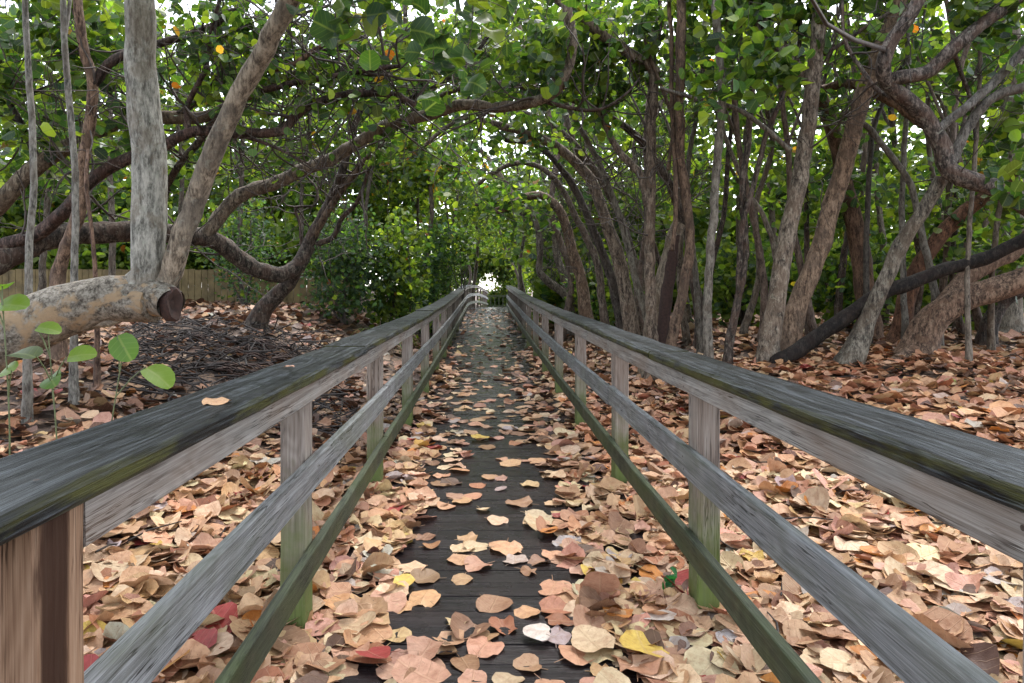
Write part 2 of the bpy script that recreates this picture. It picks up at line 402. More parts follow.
_NP = 18
def dead_leaves(pos, size, tint, tilt, flat=1., lo=False):
    """fallen leaves: returns verts (n,k,3), faces (m,c), luv; cupped, ruffled and folded discs"""
    n = len(pos); npnt = 9 if lo else _NP
    th = np.arange(npnt) / npnt * 2 * np.pi
    yaw = rng.uniform(0, 2 * np.pi, n)
    tx = rng.normal(0, tilt, n); ty = rng.normal(0, tilt, n)
    nrm = unit(np.stack([tx, ty, np.ones(n)], 1))
    h = np.stack([np.cos(yaw), np.sin(yaw), np.zeros(n)], 1)
    Y = unit(h - nrm * (h * nrm).sum(1, keepdims=True)); X = np.cross(Y, nrm)
    outl = 1 - .26 * np.exp(-((th - np.pi * 1.5) / .30) ** 2)[None] + .05 * np.exp(-((th - np.pi * .5) / .3) ** 2)[None]
    ph = rng.uniform(0, 6.3, (n, 3, 1))
    outl = outl * (1 + .06 * np.sin(2 * th[None] + ph[:, 0]) + .055 * np.sin(3 * th[None] + ph[:, 1]) + .04 * np.sin(5 * th[None] + ph[:, 2]) + .025 * rng.normal(0, 1, (n, npnt)))
    bp = rng.uniform(0, 6.28, (n, 1)); bd = np.where(rng.random((n, 1)) < .3, rng.uniform(.15, .5, (n, 1)), 0)
    outl = outl * (1 - bd * np.exp(-(((th[None] - bp + np.pi) % (2 * np.pi) - np.pi) / .3) ** 2))
    asp = rng.uniform(.72, 1.1, (n, 1))
    fold = (rng.normal(.05, .13, (n, 1))) * flat; cup = rng.normal(.05, .13, (n, 1)) * flat; cy = rng.normal(.03, .14, (n, 1)) * flat; fold = np.where(rng.random((n, 1)) < .09, rng.uniform(.4, .9, (n, 1)) * flat, fold); ruf = np.abs(rng.normal(0, .085, (n, 1))) * flat
    rim = np.where(rng.random((n, 1)) < .35, np.abs(rng.normal(0, .5, (n, 1))), 0) * flat; rph = rng.uniform(0, 6.3, (n, 1))
    vs = []; lus = []
    rings = (1.,) if lo else (.62, 1.)
    for r in (0.,) + rings:
        k = 1 if r == 0 else npnt
        t_ = th[:k]
        x = r * outl[:, :k] * np.cos(t_)[None] * asp; y = r * outl[:, :k] * np.sin(t_)[None]
        z = fold * np.abs(x) + cup * x * x + cy * y * y + ruf * r * r * np.sin(4 * t_[None] + ph[:, 1]) + .5 * ruf * r * np.sin(7 * t_[None] + ph[:, 2]) + rim * max(0, r - .5) ** 1.5 * np.clip(np.cos(t_[None] - rph), 0, 1) ** 2 * 2
        s = (size * .5)[:, None]
        p = pos[:, None] + X[:, None] * (x * s)[..., None] + Y[:, None] * (y * s)[..., None] + nrm[:, None] * (z * s)[..., None]
        vs.append(p); l = np.zeros((n, k, 3)); l[..., 0] = x; l[..., 1] = y; lus.append(l)
    v = np.concatenate(vs, 1); lu = np.concatenate(lus, 1)
    j = np.arange(npnt); j2 = (j + 1) % npnt
    tri = np.stack([np.zeros_like(j), 1 + j, 1 + j2], 1)
    quad = None if lo else np.stack([1 + j, 1 + npnt + j, 1 + npnt + j2, 1 + j2], 1)
    return v, tri, quad, lu
def add_dead(mb, pos, size, tint, tilt, flat=1., lo=False, mat=0):
    n = len(pos)
    if n == 0: return
    v, tri, quad, lu = dead_leaves(pos, size, tint, tilt, flat, lo)
    k = v.shape[1]
    b = np.arange(n)[:, None, None] * k
    mb.add(v.reshape(-1, 3), (b + tri[None]).reshape(-1, 3), mat, np.repeat(tint, k, 0), lu.reshape(-1, 3))
    if quad is not None:                               # the outer ring shares the same verts
        f = (b + quad[None]).reshape(-1, 4) + (mb.n - n * k)
        mb.loops.append(f.ravel()); mb.tot.append(np.full(len(f), 4)); mb.mat.append(np.full(len(f), mat)); mb.smooth.append(np.full(len(f), True))

DEAD = {'tan': (.50, .30, .165), 'pale': (.60, .445, .28), 'pink': (.47, .262, .175), 'brown': (.29, .16, .09), 'rust': (.34, .15, .075),
        'orange': (.50, .20, .045), 'yellow': (.60, .42, .09), 'red': (.30, .045, .04), 'grey': (.40, .35, .31), 'dark': (.11, .055, .035)}
_DK = list(DEAD)
def dead_tint(n, w):
    w = np.array(w, float); w /= w.sum()
    k = rng.choice(len(_DK), n, p=w)
    return np.array([DEAD[q] for q in _DK])[k] * rng.uniform(.78, 1.15, (n, 1)) * rng.normal(1, .05, (n, 3)), k
W_NEAR = [.38, .22, .15, .11, .05, .025, .012, .006, .04, .03]
W_LEFT = [.15, .04, .09, .34, .10, .01, .004, .008, .03, .26]
W_FARR = [.28, .12, .17, .23, .09, .012, .005, .006, .03, .08]

# ------------------------------------------------------------------ ground
def build_ground():
    xs = np.concatenate([[-400, -150, -60, -30], np.arange(-18, 18.01, .3), [30, 60, 150, 400]])
    ys = np.concatenate([[-400, -100, -30, -10], np.arange(-4, 46.01, .4), [60, 100, 200, 500]])
    X, Y = np.meshgrid(xs, ys)
    Z = gz(X, Y)
    v = np.stack([X, Y, Z], -1).reshape(-1, 3); nx = len(xs); ny = len(ys)
    i = np.arange(ny - 1)[:, None] * nx; j = np.arange(nx - 1)[None]
    f = np.stack([i + j, i + j + 1, i + nx + j + 1, i + nx + j], -1).reshape(-1, 4)
    m, nt = newmat('forest_floor')
    tc = nd(nt, 'ShaderNodeTexCoord')
    vo = nd(nt, 'ShaderNodeTexVoronoi', {'Scale': 8.}); nt.links.new(tc.outputs['Object'], vo.inputs['Vector'])
    sp = nd(nt, 'ShaderNodeSeparateColor', {0: vo.outputs['Color']})
    c = ramp(nt, sp.outputs[0], [(0, (.035, .021, .015)), (.4, (.075, .045, .03)), (.75, (.13, .08, .05)), (1, (.22, .14, .09))])
    n = noise(nt, tc.outputs['Object'], 22, 5, .65)
    c = mix(nt, ramp(nt, n, [(.4, g3(0)), (.62, g3(1))]), c, (.035, .022, .016))
    b = nd(nt, 'ShaderNodeBsdfPrincipled', {'Base Color': c, 'Roughness': .9})
    nt.links.new(bump(nt, math_(nt, 'ADD', n, vo.outputs['Distance']), .6, .04), b.inputs['Normal'])
    out(nt, b.outputs[0])
    mb = MB(); mb.add(v, f)
    tag(mb.build('ground', m), 'leaf covered forest floor under the trees', None, None, 'structure')
build_ground()

# ------------------------------------------------------------------ boardwalk
XL, XR = -.70, .88
def box_sweep(mb, ys, x0, x1, z0, z1, dz, ch=.006, jit=.0015, mat=0, xs=None):
    """a board running along y with chamfered edges, following the deck's rise"""
    ys = np.asarray(ys, float); n = len(ys)
    prof = np.array([(x0 + ch, z0), (x1 - ch, z0), (x1, z0 + ch), (x1, z1 - ch), (x1 - ch, z1), (x0 + ch, z1), (x0, z1 - ch), (x0, z0 + ch)])
    v = np.zeros((n, 8, 3)); v[..., 0] = prof[None, :, 0]; v[..., 2] = prof[None, :, 1]; v[..., 1] = ys[:, None]
    v[..., 2] += dz(ys)[:, None]; v[..., 0] += xshift(ys)[:, None]
    wob = np.cumsum(rng.normal(0, jit, (n, 1, 2)), 0) * .5
    v[..., 0] += wob[..., 0]; v[..., 2] += wob[..., 1]
    v[..., [0, 2]] += rng.normal(0, jit * .6, (n, 8, 2))
    i = np.arange(n - 1)[:, None] * 8; j = np.arange(8)[None]; j2 = (j + 1) % 8
    f = np.stack([i + j, i + 8 + j, i + 8 + j2, i + j2], -1).reshape(-1, 4)
    mb.add(v.reshape(-1, 3), f, mat, smooth=False)
    mb.add(v[0], [list(range(8))], mat, smooth=False); mb.add(v[-1], [list(range(7, -1, -1))], mat, smooth=False)

def build_deck():
    mb = MB(); y = -2.0
    while y < 44:
        w = .138 + rng.normal(0, .001); gap = .0035 + abs(rng.normal(0, .001))
        z = deckz(y + w / 2) + rng.normal(0, .0012); s = xshift(y + w / 2)
        xa, xb = -.86 + s + rng.normal(0, .006), 1.06 + s + rng.normal(0, .006)
        sl = (deckz(y + w) - deckz(y)) / w
        prof = [(y, -.036), (y + w, -.036), (y + w, -.0015), (y + w - .0015, 0), (y + .0015, 0), (y, -.0015)]
        nx = 6; xx = np.linspace(xa, xb, nx)
        tw = rng.normal(0, .0015)
        v = np.array([[(x, q[0], z + q[1] + sl * (q[0] - y - w / 2) + tw * x) for q in prof] for x in xx]).reshape(-1, 3)
        i = np.arange(nx - 1)[:, None] * 6; j = np.arange(6)[None]; j2 = (j + 1) % 6
        f = np.stack([i + j, i + j2, i + 6 + j2, i + 6 + j], -1).reshape(-1, 4)
        t = rng.uniform(.65, 1.35) * np.array([1, 1, 1])
        mb.add(v, f, 0, t, smooth=False)
        y += w + gap
    o = mb.build('boardwalk_path', M['deck'])
    tag(o, 'dark wet plank boardwalk between the two railings', None, None, 'structure')
build_deck()

def post_mesh(x0, x1, y0, y1, z0, z1):
    mb = MB(); ch = .006; nz = 9
    pr = np.array([(x0 + ch, y0), (x1 - ch, y0), (x1, y0 + ch), (x1, y1 - ch), (x1 - ch, y1), (x0 + ch, y1), (x0, y1 - ch), (x0, y0 + ch)])
    zz = np.linspace(z0, z1, nz)
    v = np.zeros((nz, 8, 3)); v[..., :2] = pr[None]; v[..., 2] = zz[:, None]
    v[..., :2] += rng.normal(0, .001, (nz, 8, 2))
    i = np.arange(nz - 1)[:, None] * 8; j = np.arange(8)[None]; j2 = (j + 1) % 8
    f = np.stack([i + j, i + j2, i + 8 + j2, i + 8 + j], -1).reshape(-1, 4)
    mb.add(v.reshape(-1, 3), f, smooth=False)
    mb.add(v[0], [list(range(7, -1, -1))], smooth=False); mb.add(v[-1], [list(range(8))], smooth=False)
    return mb

def railing(side, label):
    xin = XL if side < 0 else XR
    org = (xin, 1.0, 0.0)
    root = thing('wooden_railing', org, label, 'railing', 'boardwalk railings')
    def span(xa, xb): return (min(xa, xb), max(xa, xb))
    posts = [1.06] + list(np.arange(2.80, 29.5, 2.05)) if side < 0 else [1.04, 2.96] + list(np.arange(4.85, 28.2, 2.03))
    yend = 44.0 if side < 0 else 28.6
    if side < 0: posts += [31, 33, 35, 37, 39, 41, 43]
    for k, y in enumerate(posts):
        off = .041
        if k == 0 and side < 0: off = 0.0                 # the board ends butt against this post
        s = float(xshift(y))
        xa, xb = span(xin + side * off, xin + side * (off + (.15 if k == 0 and side < 0 else .10)))
        zt = 1.04 + float(deckz(y + .065))
        zb = float(min(deckz(y), gz((xa + xb) / 2, y))) - .25
        o = post_mesh(xa + s, xb + s, y, y + .135, zb, zt).build('post', M['endpost'] if (k == 0 and side < 0) else M['post'], root)
        if k == 0 and side < 0: o['label'] = 'brown unweathered post with dark grain'
    y0r = 1.06 + .137 if side < 0 else -1.5
    def nails(mb, name, a, c, z0, z1, xm):
        for y in posts:
            y = y + .067
            if not (a < y < c) or y > 14: continue
            for q in (.3, .7):
                th = np.arange(8) / 8 * 2 * np.pi; r = .0055
                if name == 'rail_cap':
                    cx = xm - .06 + .12 * (q > .5); v = np.stack([cx + r * np.cos(th), y + .01 * q + r * np.sin(th), 0 * th + z1 + .003 + float(deckz(y))], 1); fa = list(range(8))
                else:
                    zc = z0 + (z1 - z0) * q + float(deckz(y)); v = np.stack([0 * th + xin - side * .0025, y + (q - .5) * .04 + r * np.cos(th), zc + r * np.sin(th)], 1); fa = list(range(8)) if side < 0 else list(range(7, -1, -1))
                mb.add(v, [fa], 1, smooth=False)
    def boards(name, mat, xa, xb, z0, z1, start, cuts):
        a = start
        for c in cuts:
            mb = MB(); ys = np.linspace(a + .002, c - .002, max(3, int((c - a) / .25)))
            box_sweep(mb, ys, *span(xa, xb), z0 + rng.normal(0, .002), z1 + rng.normal(0, .002), deckz, .010 if name == 'rail_cap' else .005, .0026 if name == 'rail_cap' else .0016)
            nails(mb, name, a, c, z0, z1, (xa + xb) / 2)
            mb.build(name, [mat, M['nail']], root); a = c
    if side < 0: cuts = [4.94, 9.02, 13.12, 17.22, 21.32, 25.42, 29.5, 35, 40, 44]
    else: cuts = [4.90, 8.98, 13.04, 17.1, 21.2, 25.2, 28.6]
    th = .038
    boards('top_rail', M['rail'], xin, xin + side * th, .945, 1.040, y0r, cuts)
    boards('middle_rail', M['midrail'], xin, xin + side * th, .570, .700, y0r, cuts)
    boards('bottom_rail', M['lowrail'], xin, xin + side * th, .225, .335, y0r, cuts)
    ci, co = (XL + .02, XL - .23) if side < 0 else (XR - .02, XR + .205)
    boards('rail_cap', M['cap'], ci, co, 1.042, 1.082, -1.5, ([3.9] if side < 0 else [3.6]) + cuts[1:])
    return root
railing(-1, 'weathered grey railing on the left edge of the boardwalk, brown post at its near end')
railing(1, 'weathered grey railing on the right edge of the boardwalk, below the leaning trees')

def end_fence():
    y = 46.5; root = thing('picket_barrier', (1.1, y, 0.1), 'small dark picket barrier closing the far end of the boardwalk', 'barrier')
    z = .1
    for x in np.arange(.35, 1.9, .28):
        post_mesh(x, x + .07, y, y + .07, z - .2, z + .92).build('picket', M['lowrail'], root)
    for zz in (.15, .85):
        mb = MB(); v = np.array([(x, yy, z + zz + q) for x in (.25, 1.95) for yy in (y - .04, y - .003) for q in (0, .1)])
        mb.add(v, [[0, 1, 3, 2], [4, 6, 7, 5], [0, 4, 5, 1], [2, 3, 7, 6], [0, 2, 6, 4], [1, 5, 7, 3]], smooth=False)
        mb.build('rail', M['lowrail'], root)
end_fence()

# ------------------------------------------------------------------ trees
SK = {}
def tree(name, label, base, paths, vols=(), mats='bark', color=(1, 1, 1), leaf=(.10, .16), nl=7, warm=.003, bright=.12, cool=0., cat='tree', group=None, twig=.006, twigmat='twig', maxL=2.2, cr=.26, leafmat='leaf', updir=.6, ground=True, flare=1.8, bare=0, lod=1., tw=None, near=False, over=None):
    """base: (px, d) or None -> taken from the first path's foot. paths: (part name, points, w0 px, w1 px[, material])"""
    first = [P(*q) for q in paths[0][1]]
    foot = first[0]
    if ground:
        b = foot.copy(); b[2] = gz(b[0], b[1]) - .12
        if foot[2] - b[2] > .05: first = [b] + first
    root = thing(name, tuple(float(q) for q in first[0]), label, cat, group)
    skp = []; skr = []
    for k, pth in enumerate(paths):
        nm, pts, w0, w1 = pth[:4]; mt = pth[4] if len(pth) > 4 else mats
        col = pth[5] if len(pth) > 5 else color
        pp = first if k == 0 else [P(*q) for q in pts]
        ds = np.array([q[1] for q in pp])
        L = np.concatenate([[0], np.cumsum(np.linalg.norm(np.diff(np.array(pp), axis=0), axis=1))]); L /= L[-1]
        rad = (w0 + (w1 - w0) * L) / 2 / F * ds
        rmax = rad.max()
        path, rr = spline(pp, rad, max(.05, min(.16, rmax * .9)))
        if k == 0 and ground:
            h = np.linalg.norm(path - path[0], axis=1); rr = rr * (1 + (flare - 1) * np.exp(-h / .28))
        j = rng.normal(0, 1, path.shape); ker = np.ones(5) / 5
        j = np.stack([np.convolve(j[:, q], ker, 'full')[2:2 + len(path)] for q in range(3)], 1) * np.minimum(.20 * rr, .035)[:, None]
        j[0] = 0; j[-1] = 0; path = path + j
        mb = MB(); sides = 18 if rmax > .09 else (9 if rmax > .03 else 6)
        tube(mb, path, rr, sides, 0, .03 if nm == 'stub' else .15 if rmax > .04 else .08, cap=nm != 'stub')
        mb.build(nm, M[mt], root, color=col)
        keep = slice(int(len(path) * (.45 if k == 0 and len(paths) > 1 else .3)), None)
        skp.append(path[keep]); skr.append(rr[keep])
    skp = np.concatenate(skp); skr = np.concatenate(skr)
    if vols: crown(root, skp, skr, vols, leaf, nl, warm, bright, cool, twig, twigmat, maxL, cr, leafmat, updir, bare, lod, tw, near)
    if over: crown(root, skp, skr, over, (.13, .19), 13, .01, .1, .2, .008, 'twig', 9, .5, 'leaf', .6, 0, .5)  # extra unseen foliage above the frame, added to shade the near walk and litter
    return root

def twigs(mb, skp, skr, n, L0, L1, r0=.011, mat=0):
    P_ = []; R_ = []
    for k in range(n):
        i = rng.integers(0, len(skp)); p = skp[i].copy(); r = min(skr[i] * .7, r0 * rng.uniform(.6, 1.4))
        L = rng.uniform(L0, L1); m = max(4, int(L / .14)); d = unit(rng.normal(0, 1, 3) + np.array([0, -.1, .35]))
        stack = [(p, d, r, m, 0)]
        while stack:
            p, d, r, m, lev = stack.pop(); pts = [p]
            for q in range(m):
                d = unit(d + rng.normal(0, .23, 3) + np.array([0, 0, .05])); p = p + d * .13; pts.append(p)
                if lev < 2 and q > 0 and rng.random() < .33: stack.append((p, unit(d + rng.normal(0, .75, 3)), r * .6, max(2, int(m * .6)), lev + 1))
            rr = np.linspace(r, max(.0025, r * .4), len(pts)); tube(mb, np.array(pts), rr, 4, mat, 0, cap=False)
            P_ += pts[1:]; R_ += list(rr[1:])
    return np.array(P_), np.array(R_)

def crown(root, skp, skr, vols, leaf, nl, warm, bright, cool, twig, twigmat, maxL, cr, leafmat, updir, bare=0, lod=1., tw=None, near=False):
    cs = []
    for v in vols:
        px, py, d, rx, ry, rd, n = v
        c = P(px, py, d); r = np.array([rx / F * d, rd, ry / F * d])
        q = rng.normal(0, 1, (n, 3)); q = unit(q) * rng.random((n, 1)) ** (1 / 2.4)
        cs.append(c + q * r)
    cs = np.concatenate(cs)
    d0 = np.array([np.min(((skp - c) ** 2).sum(1)) for c in cs])
    cs = cs[np.argsort(d0)]
    mb = MB()
    if tw:
        a, b = twigs(mb, skp, skr, *tw); skp = np.concatenate([skp, a]); skr = np.concatenate([skr, b])
    cap = len(skp) + 6 * len(cs); P_ = np.zeros((cap, 3)); R_ = np.zeros(cap); n = len(skp); P_[:n] = skp; R_[:n] = skr
    lp = []; lb = []; lm = []
    for ci, c in enumerate(cs):
        dd = ((P_[:n] - c) ** 2).sum(1); k = int(np.argmin(dd)); L = math.sqrt(dd[k])
        if L < .05: continue
        p0 = P_[k]; off = rng.normal(0, 1, 3) * .16 * L; off[2] -= .05 * L
        nseg = 3 if L < .5 else 5
        t = np.linspace(0, 1, nseg)[:, None]
        pts = p0 * (1 - t) + c * t + off * 4 * t * (1 - t) * .5 + rng.normal(0, .03 * L, (nseg, 3)) * t * (1 - t) * 3
        r0 = min(R_[k] * .8, twig * (1 + 1.3 * L)); r0 = max(r0, .0028)
        rr = np.linspace(r0, max(.0022, r0 * .45), nseg)
        tube(mb, pts, rr, 4 if lod >= 1 else 3, 0, 0, cap=False)
        m = nseg - 1; P_[n:n + m] = pts[1:]; R_[n:n + m] = rr[1:]; n += m
        if rng.random() < bare: continue
        q = int(max(1, rng.normal(nl, nl * .35)))
        a = rng.random((q, 1)) * .6
        lp.append(c * (1 - a * .5) + pts[-2] * (a * .5) + rng.normal(0, 1, (q, 3)) * cr * .42)
        lb.append(np.tile(rng.normal(0, .45, 3), (q, 1)) + rng.normal(0, .2, (q, 3))); lm.append(np.full(q, math.exp(rng.normal(0, .33))))
    if lp:
        lp = np.concatenate(lp); s = rng.uniform(leaf[0], leaf[1], len(lp))
        lb = np.concatenate(lb); lm = np.concatenate(lm)[:, None]
        if near: round_leaves(mb, lp, s, green_tint(len(lp), warm, bright, cool), 1, updir)
        else: green_leaves(mb, lp, s, green_tint(len(lp), warm, bright, cool) * lm, 1, updir, 0., lb)
    mb.build('crown', [M[twigmat], M[leafmat]], root)

# ---- left side
tree('sea_grape_tree', 'thick peeling log lying sideways left of the boardwalk, sending up two pale stems', None, [
    ('trunk', [(-170, 430, 4.0), (-90, 392, 4.1), (0, 338, 4.3), (60, 313, 4.4), (115, 297, 4.5), (138, 297, 4.5), (153, 300, 4.48)], 80, 44, 'bark_log'),
    ('stem', [(92, 310, 4.46), (122, 301, 4.5), (141, 284, 4.5), (147, 258, 4.5), (149, 200, 4.5), (145, 120, 4.48), (140, 40, 4.45), (136, -30, 4.4), (128, -160, 4.3), (140, -300, 4.2)], 35, 22, 'bark_pale'),
    ('stem', [(120, 306, 4.5), (150, 299, 4.5), (168, 280, 4.5), (178, 250, 4.48), (196, 195, 4.45), (214, 150, 4.4), (244, 85, 4.3), (270, 38, 4.2), (292, -5, 4.1), (330, -70, 3.9), (380, -110, 3.7)], 22, 18, 'bark_tan'),
    ('stub', [(128, 299, 4.5), (144, 299.5, 4.49), (159, 302, 4.45), (171, 304, 4.42)], 47, 31, 'bark_log'),
    ('limb', [(330, -70, 3.9), (370, -60, 3.7), (420, -40, 3.55), (470, -30, 3.4)], 12, 6, 'bark'),
    ], [(395, 12, 3.6, 60, 30, .3, 14), (448, 60, 3.6, 22, 30, .2, 6), (340, 6, 3.7, 40, 30, .3, 7), (475, -10, 3.5, 40, 30, .3, 6)], leaf=(.10, .155), nl=3.4, cr=.2, updir=.4, warm=0., cool=1.2, bright=.35, flare=1.1, near=True, over=[(150, -340, 3.0, 560, 100, 3.2, 110)])
def cut_end():
    c = P(173, 304, 4.41); mb = MB(); ax = unit(P(186, 304, 4.2) - P(120, 300, 4.5)); up = np.array([0, 0, 1.]); sd = np.cross(ax, up)
    n = 18; th = np.arange(n) / n * 2 * np.pi
    rings = []
    for r, h in ((.104, -.05), (.104, .012), (.090, .022), (.060, .012), (.028, -.012)):
        w = 1 + .07 * np.sin(3 * th + 1) + .05 * np.sin(5 * th) + rng.normal(0, .03, n)
        rings.append(c + ax * h + (np.cos(th)[:, None] * sd * .62 + np.sin(th)[:, None] * up * 1.08) * (r * w)[:, None])
    v = np.array(rings); i = np.arange(4)[:, None] * n; j = np.arange(n)[None]; j2 = (j + 1) % n
    f = np.stack([i + j, i + j2, i + n + j2, i + n + j], -1).reshape(-1, 4)
    mb.add(v.reshape(-1, 3), f[:2 * n], 0); mb.add(v.reshape(-1, 3), f[2 * n:], 1); mb.add(v[-1], [list(range(n))], 1)
    root = [o for o in COL.objects if o.get('label', '').startswith('thick peeling log')][0]
    o = mb.build('cut_stub', [M['cutwood'], M['char']], root); o['label'] = 'dark red hollow cut end of the log'
cut_end()

tree('sapling', 'thin grey shoot at the left edge, standing behind the peeling log', None, [('trunk', [(28, 330, 5.2), (29, 250, 5.2), (34, 190, 5.2), (31, 110, 5.2), (27, 40, 5.2), (24, -40, 5.2), (20, -120, 5.1)], 8, 5)],
     [(0, -60, 5.2, 60, 50, .5, 14)], 'shoot', leaf=(.1, .16), nl=5, cat='sapling', group='thin saplings left of the walk')
tree('sapling', 'thin grey shoot just left of the pale upright stem', None, [('trunk', [(74, 330, 5.6), (75, 250, 5.6), (76, 190, 5.6), (70, 110, 5.6), (64, 30, 5.6), (62, -60, 5.6)], 7.5, 5.5), ('limb', [(64, 40, 5.6), (70, 0, 5.7), (74, -50, 5.7)], 4, 3)],
     [(60, -60, 5.6, 60, 40, .5, 10)], 'shoot', leaf=(.1, .16), nl=5, cat='sapling', group='thin saplings left of the walk')
tree('sapling', 'short thin reddish shoot rising behind the log beside the pale stem', None, [('trunk', [(97, 330, 6.2), (95, 265, 6.2), (91, 225, 6.2), (86, 180, 6.2), (88, 150, 6.3)], 5.5, 3)], [], 'bark_tan', (.8, .6, .55), cat='sapling', group='thin saplings left of the walk')
tree('sea_grape_tree', 'pinkish brown forked tree behind the pale upright stem', None, [
    ('trunk', [(58, 330, 7.2), (60, 270, 7.2), (78, 215, 7.1), (86, 150, 7.0), (93, 85, 6.9), (84, 50, 6.8), (78, 0, 6.7), (70, -80, 6.6)], 15, 8),
    ('limb', [(93, 85, 6.9), (108, 65, 6.9), (128, 54, 7.0), (170, 40, 7.2), (215, 25, 7.4), (260, -10, 7.6)], 10, 5, 'bark_dark')],
    [(60, 45, 7.6, 85, 70, 1.0, 95), (20, 130, 8, 70, 60, 1., 50), (110, 150, 8, 70, 50, 1., 30), (100, 20, 7.5, 70, 60, .8, 30)], 'bark_tan', (.85, .68, .62), nl=7, cool=.25, warm=.01, tw=(14, .5, 1.4, .012))
tree('sea_grape_tree', 'tan leaning trunk crossing the upper left corner behind the thin shoots', None, [
    ('trunk', [(-110, 320, 8.2), (-50, 250, 8.1), (0, 203, 8.0), (30, 172, 8.0), (60, 152, 8.0), (100, 130, 8.0), (135, 118, 8.0), (175, 117, 8.0), (215, 113, 8.1), (270, 85, 8.2), (320, 70, 8.3), (390, 64, 8.3)], 22, 8),
    ('limb', [(175, 117, 8.0), (205, 95, 7.9), (230, 62, 7.8), (275, 25, 7.7), (330, 5, 7.6)], 6, 3, 'bark_dark'),
    ('limb', [(40, 166, 8.0), (20, 120, 7.9), (0, 90, 7.8), (-20, 60, 7.7)], 8, 4, 'bark_dark')],
    [(300, 45, 7.8, 110, 50, .8, 150), (230, 60, 7.6, 60, 50, .7, 90), (370, 70, 8, 60, 50, .8, 60), (-10, 60, 7.7, 60, 60, .8, 25)], 'bark', (1.1, .98, .85), nl=5, bare=.35, leaf=(.09, .14), warm=.008, twig=.008, tw=(56, .6, 1.8, .014))
tree('sea_grape_tree', 'dark red limb rising from the left edge and running level under the tangle of twigs', None, [
    ('trunk', [(-120, 330, 7.6), (-60, 268, 7.6), (0, 246, 7.5), (40, 234, 7.5), (64, 212, 7.4), (95, 178, 7.4), (125, 160, 7.4), (160, 147, 7.4), (195, 132, 7.3), (235, 133, 7.3), (275, 133, 7.3), (287, 128, 7.3), (300, 112, 7.3), (335, 97, 7.4), (385, 93, 7.5), (415, 105, 7.6)], 17, 7),
    ('limb', [(232, 133, 7.3), (262, 142, 7.3), (285, 152, 7.2), (310, 165, 7.2)], 5, 2),
    ('limb', [(262, 90, 7.3), (300, 82, 7.3), (350, 73, 7.4), (400, 66, 7.4)], 7, 4),
    ('limb', [(262, 70, 7.3), (295, 64, 7.4), (318, 48, 7.4), (345, 38, 7.4)], 8, 3, 'bark_tan', (.75, .5, .42)),
    ('limb', [(190, 135, 7.3), (187, 105, 7.3), (205, 70, 7.2), (212, 30, 7.1), (225, -20, 7.0)], 6, 4)],
    [(240, 80, 7.2, 60, 50, .5, 110), (330, 90, 7.3, 80, 50, .5, 120), (290, 150, 7.4, 50, 30, .5, 30), (220, 20, 7.0, 60, 40, .5, 50)], 'bark_dark', (1.15, .9, .85), nl=4, bare=.55, leaf=(.08, .12), warm=.01, twig=.008, tw=(80, .6, 1.9, .014))
tree('sea_grape_tree', 'gnarled dark limb sagging between two forks left of the boardwalk, arching far over the path', None, [
    ('trunk', [(256, 322, 10.2), (270, 302, 10.2), (289, 283, 10.1), (299, 262, 10.0), (308, 243, 9.9), (325, 213, 9.9), (340, 178, 9.8), (350, 140, 9.8), (362, 105, 9.8)], 17, 6),
    ('limb', [(308, 246, 9.9), (298, 265, 9.8), (280, 274, 9.6), (255, 269, 9.4), (232, 255, 9.2), (212, 240, 9.0), (190, 235, 8.8), (150, 231, 8.5), (105, 232, 8.2), (60, 237, 7.9), (20, 252, 7.6), (-30, 278, 7.3), (-90, 310, 7.0)], 14, 26),
    ('limb', [(205, 236, 8.9), (222, 212, 8.9), (245, 193, 8.9), (272, 184, 8.9), (300, 172, 8.9), (330, 160, 8.9), (356, 144, 8.9), (384, 128, 8.9), (420, 117, 8.8), (458, 106, 8.7), (500, 107, 8.5), (532, 102, 8.3), (556, 90, 8.2), (568, 68, 8.1), (572, 40, 8.0), (567, 5, 7.9), (560, -60, 7.8)], 14, 9, 'bark'),
    ('limb', [(312, 240, 9.9), (330, 208, 9.8), (350, 180, 9.8), (372, 152, 9.8), (395, 120, 9.8)], 8, 4, 'bark_tan', (.6, .5, .45)),
    ('limb', [(318, 244, 9.9), (332, 238, 9.8), (342, 218, 9.7), (358, 200, 9.6), (372, 160, 9.5), (390, 130, 9.4)], 6, 2.5),
    ('limb', [(303, 256, 9.9), (300, 225, 9.9), (296, 208, 9.9), (315, 205, 9.9), (317, 190, 10), (305, 175, 10)], 3.5, 2),
    ('limb', [(430, 116, 8.8), (420, 80, 8.7), (408, 50, 8.5), (405, 10, 8.4), (400, -40, 8.3)], 6, 4),
    ('limb', [(380, 130, 8.9), (402, 104, 8.9), (440, 84, 8.8), (470, 60, 8.7), (500, 20, 8.6)], 6, 3),
    ('limb', [(163, 232, 8.6), (164, 200, 8.4), (176, 170, 8.2), (200, 140, 8.1), (225, 108, 8.0), (240, 78, 7.9), (262, 40, 7.8)], 8, 5, 'bark_dark'),
    ('limb', [(540, 100, 8.3), (565, 107, 8.3), (598, 110, 8.3), (625, 95, 8.2), (640, 78, 8.2)], 5, 2)],
    [(430, 70, 8.6, 70, 45, .9, 50), (530, 60, 8.4, 60, 50, .9, 55), (480, 20, 8.4, 70, 40, .9, 34), (390, 130, 9.2, 40, 30, .6, 30)], 'bark_dark', (1.25, 1.15, 1.05), nl=6, bare=.25, leaf=(.09, .15), warm=.008, tw=(80, .5, 1.6, .014))

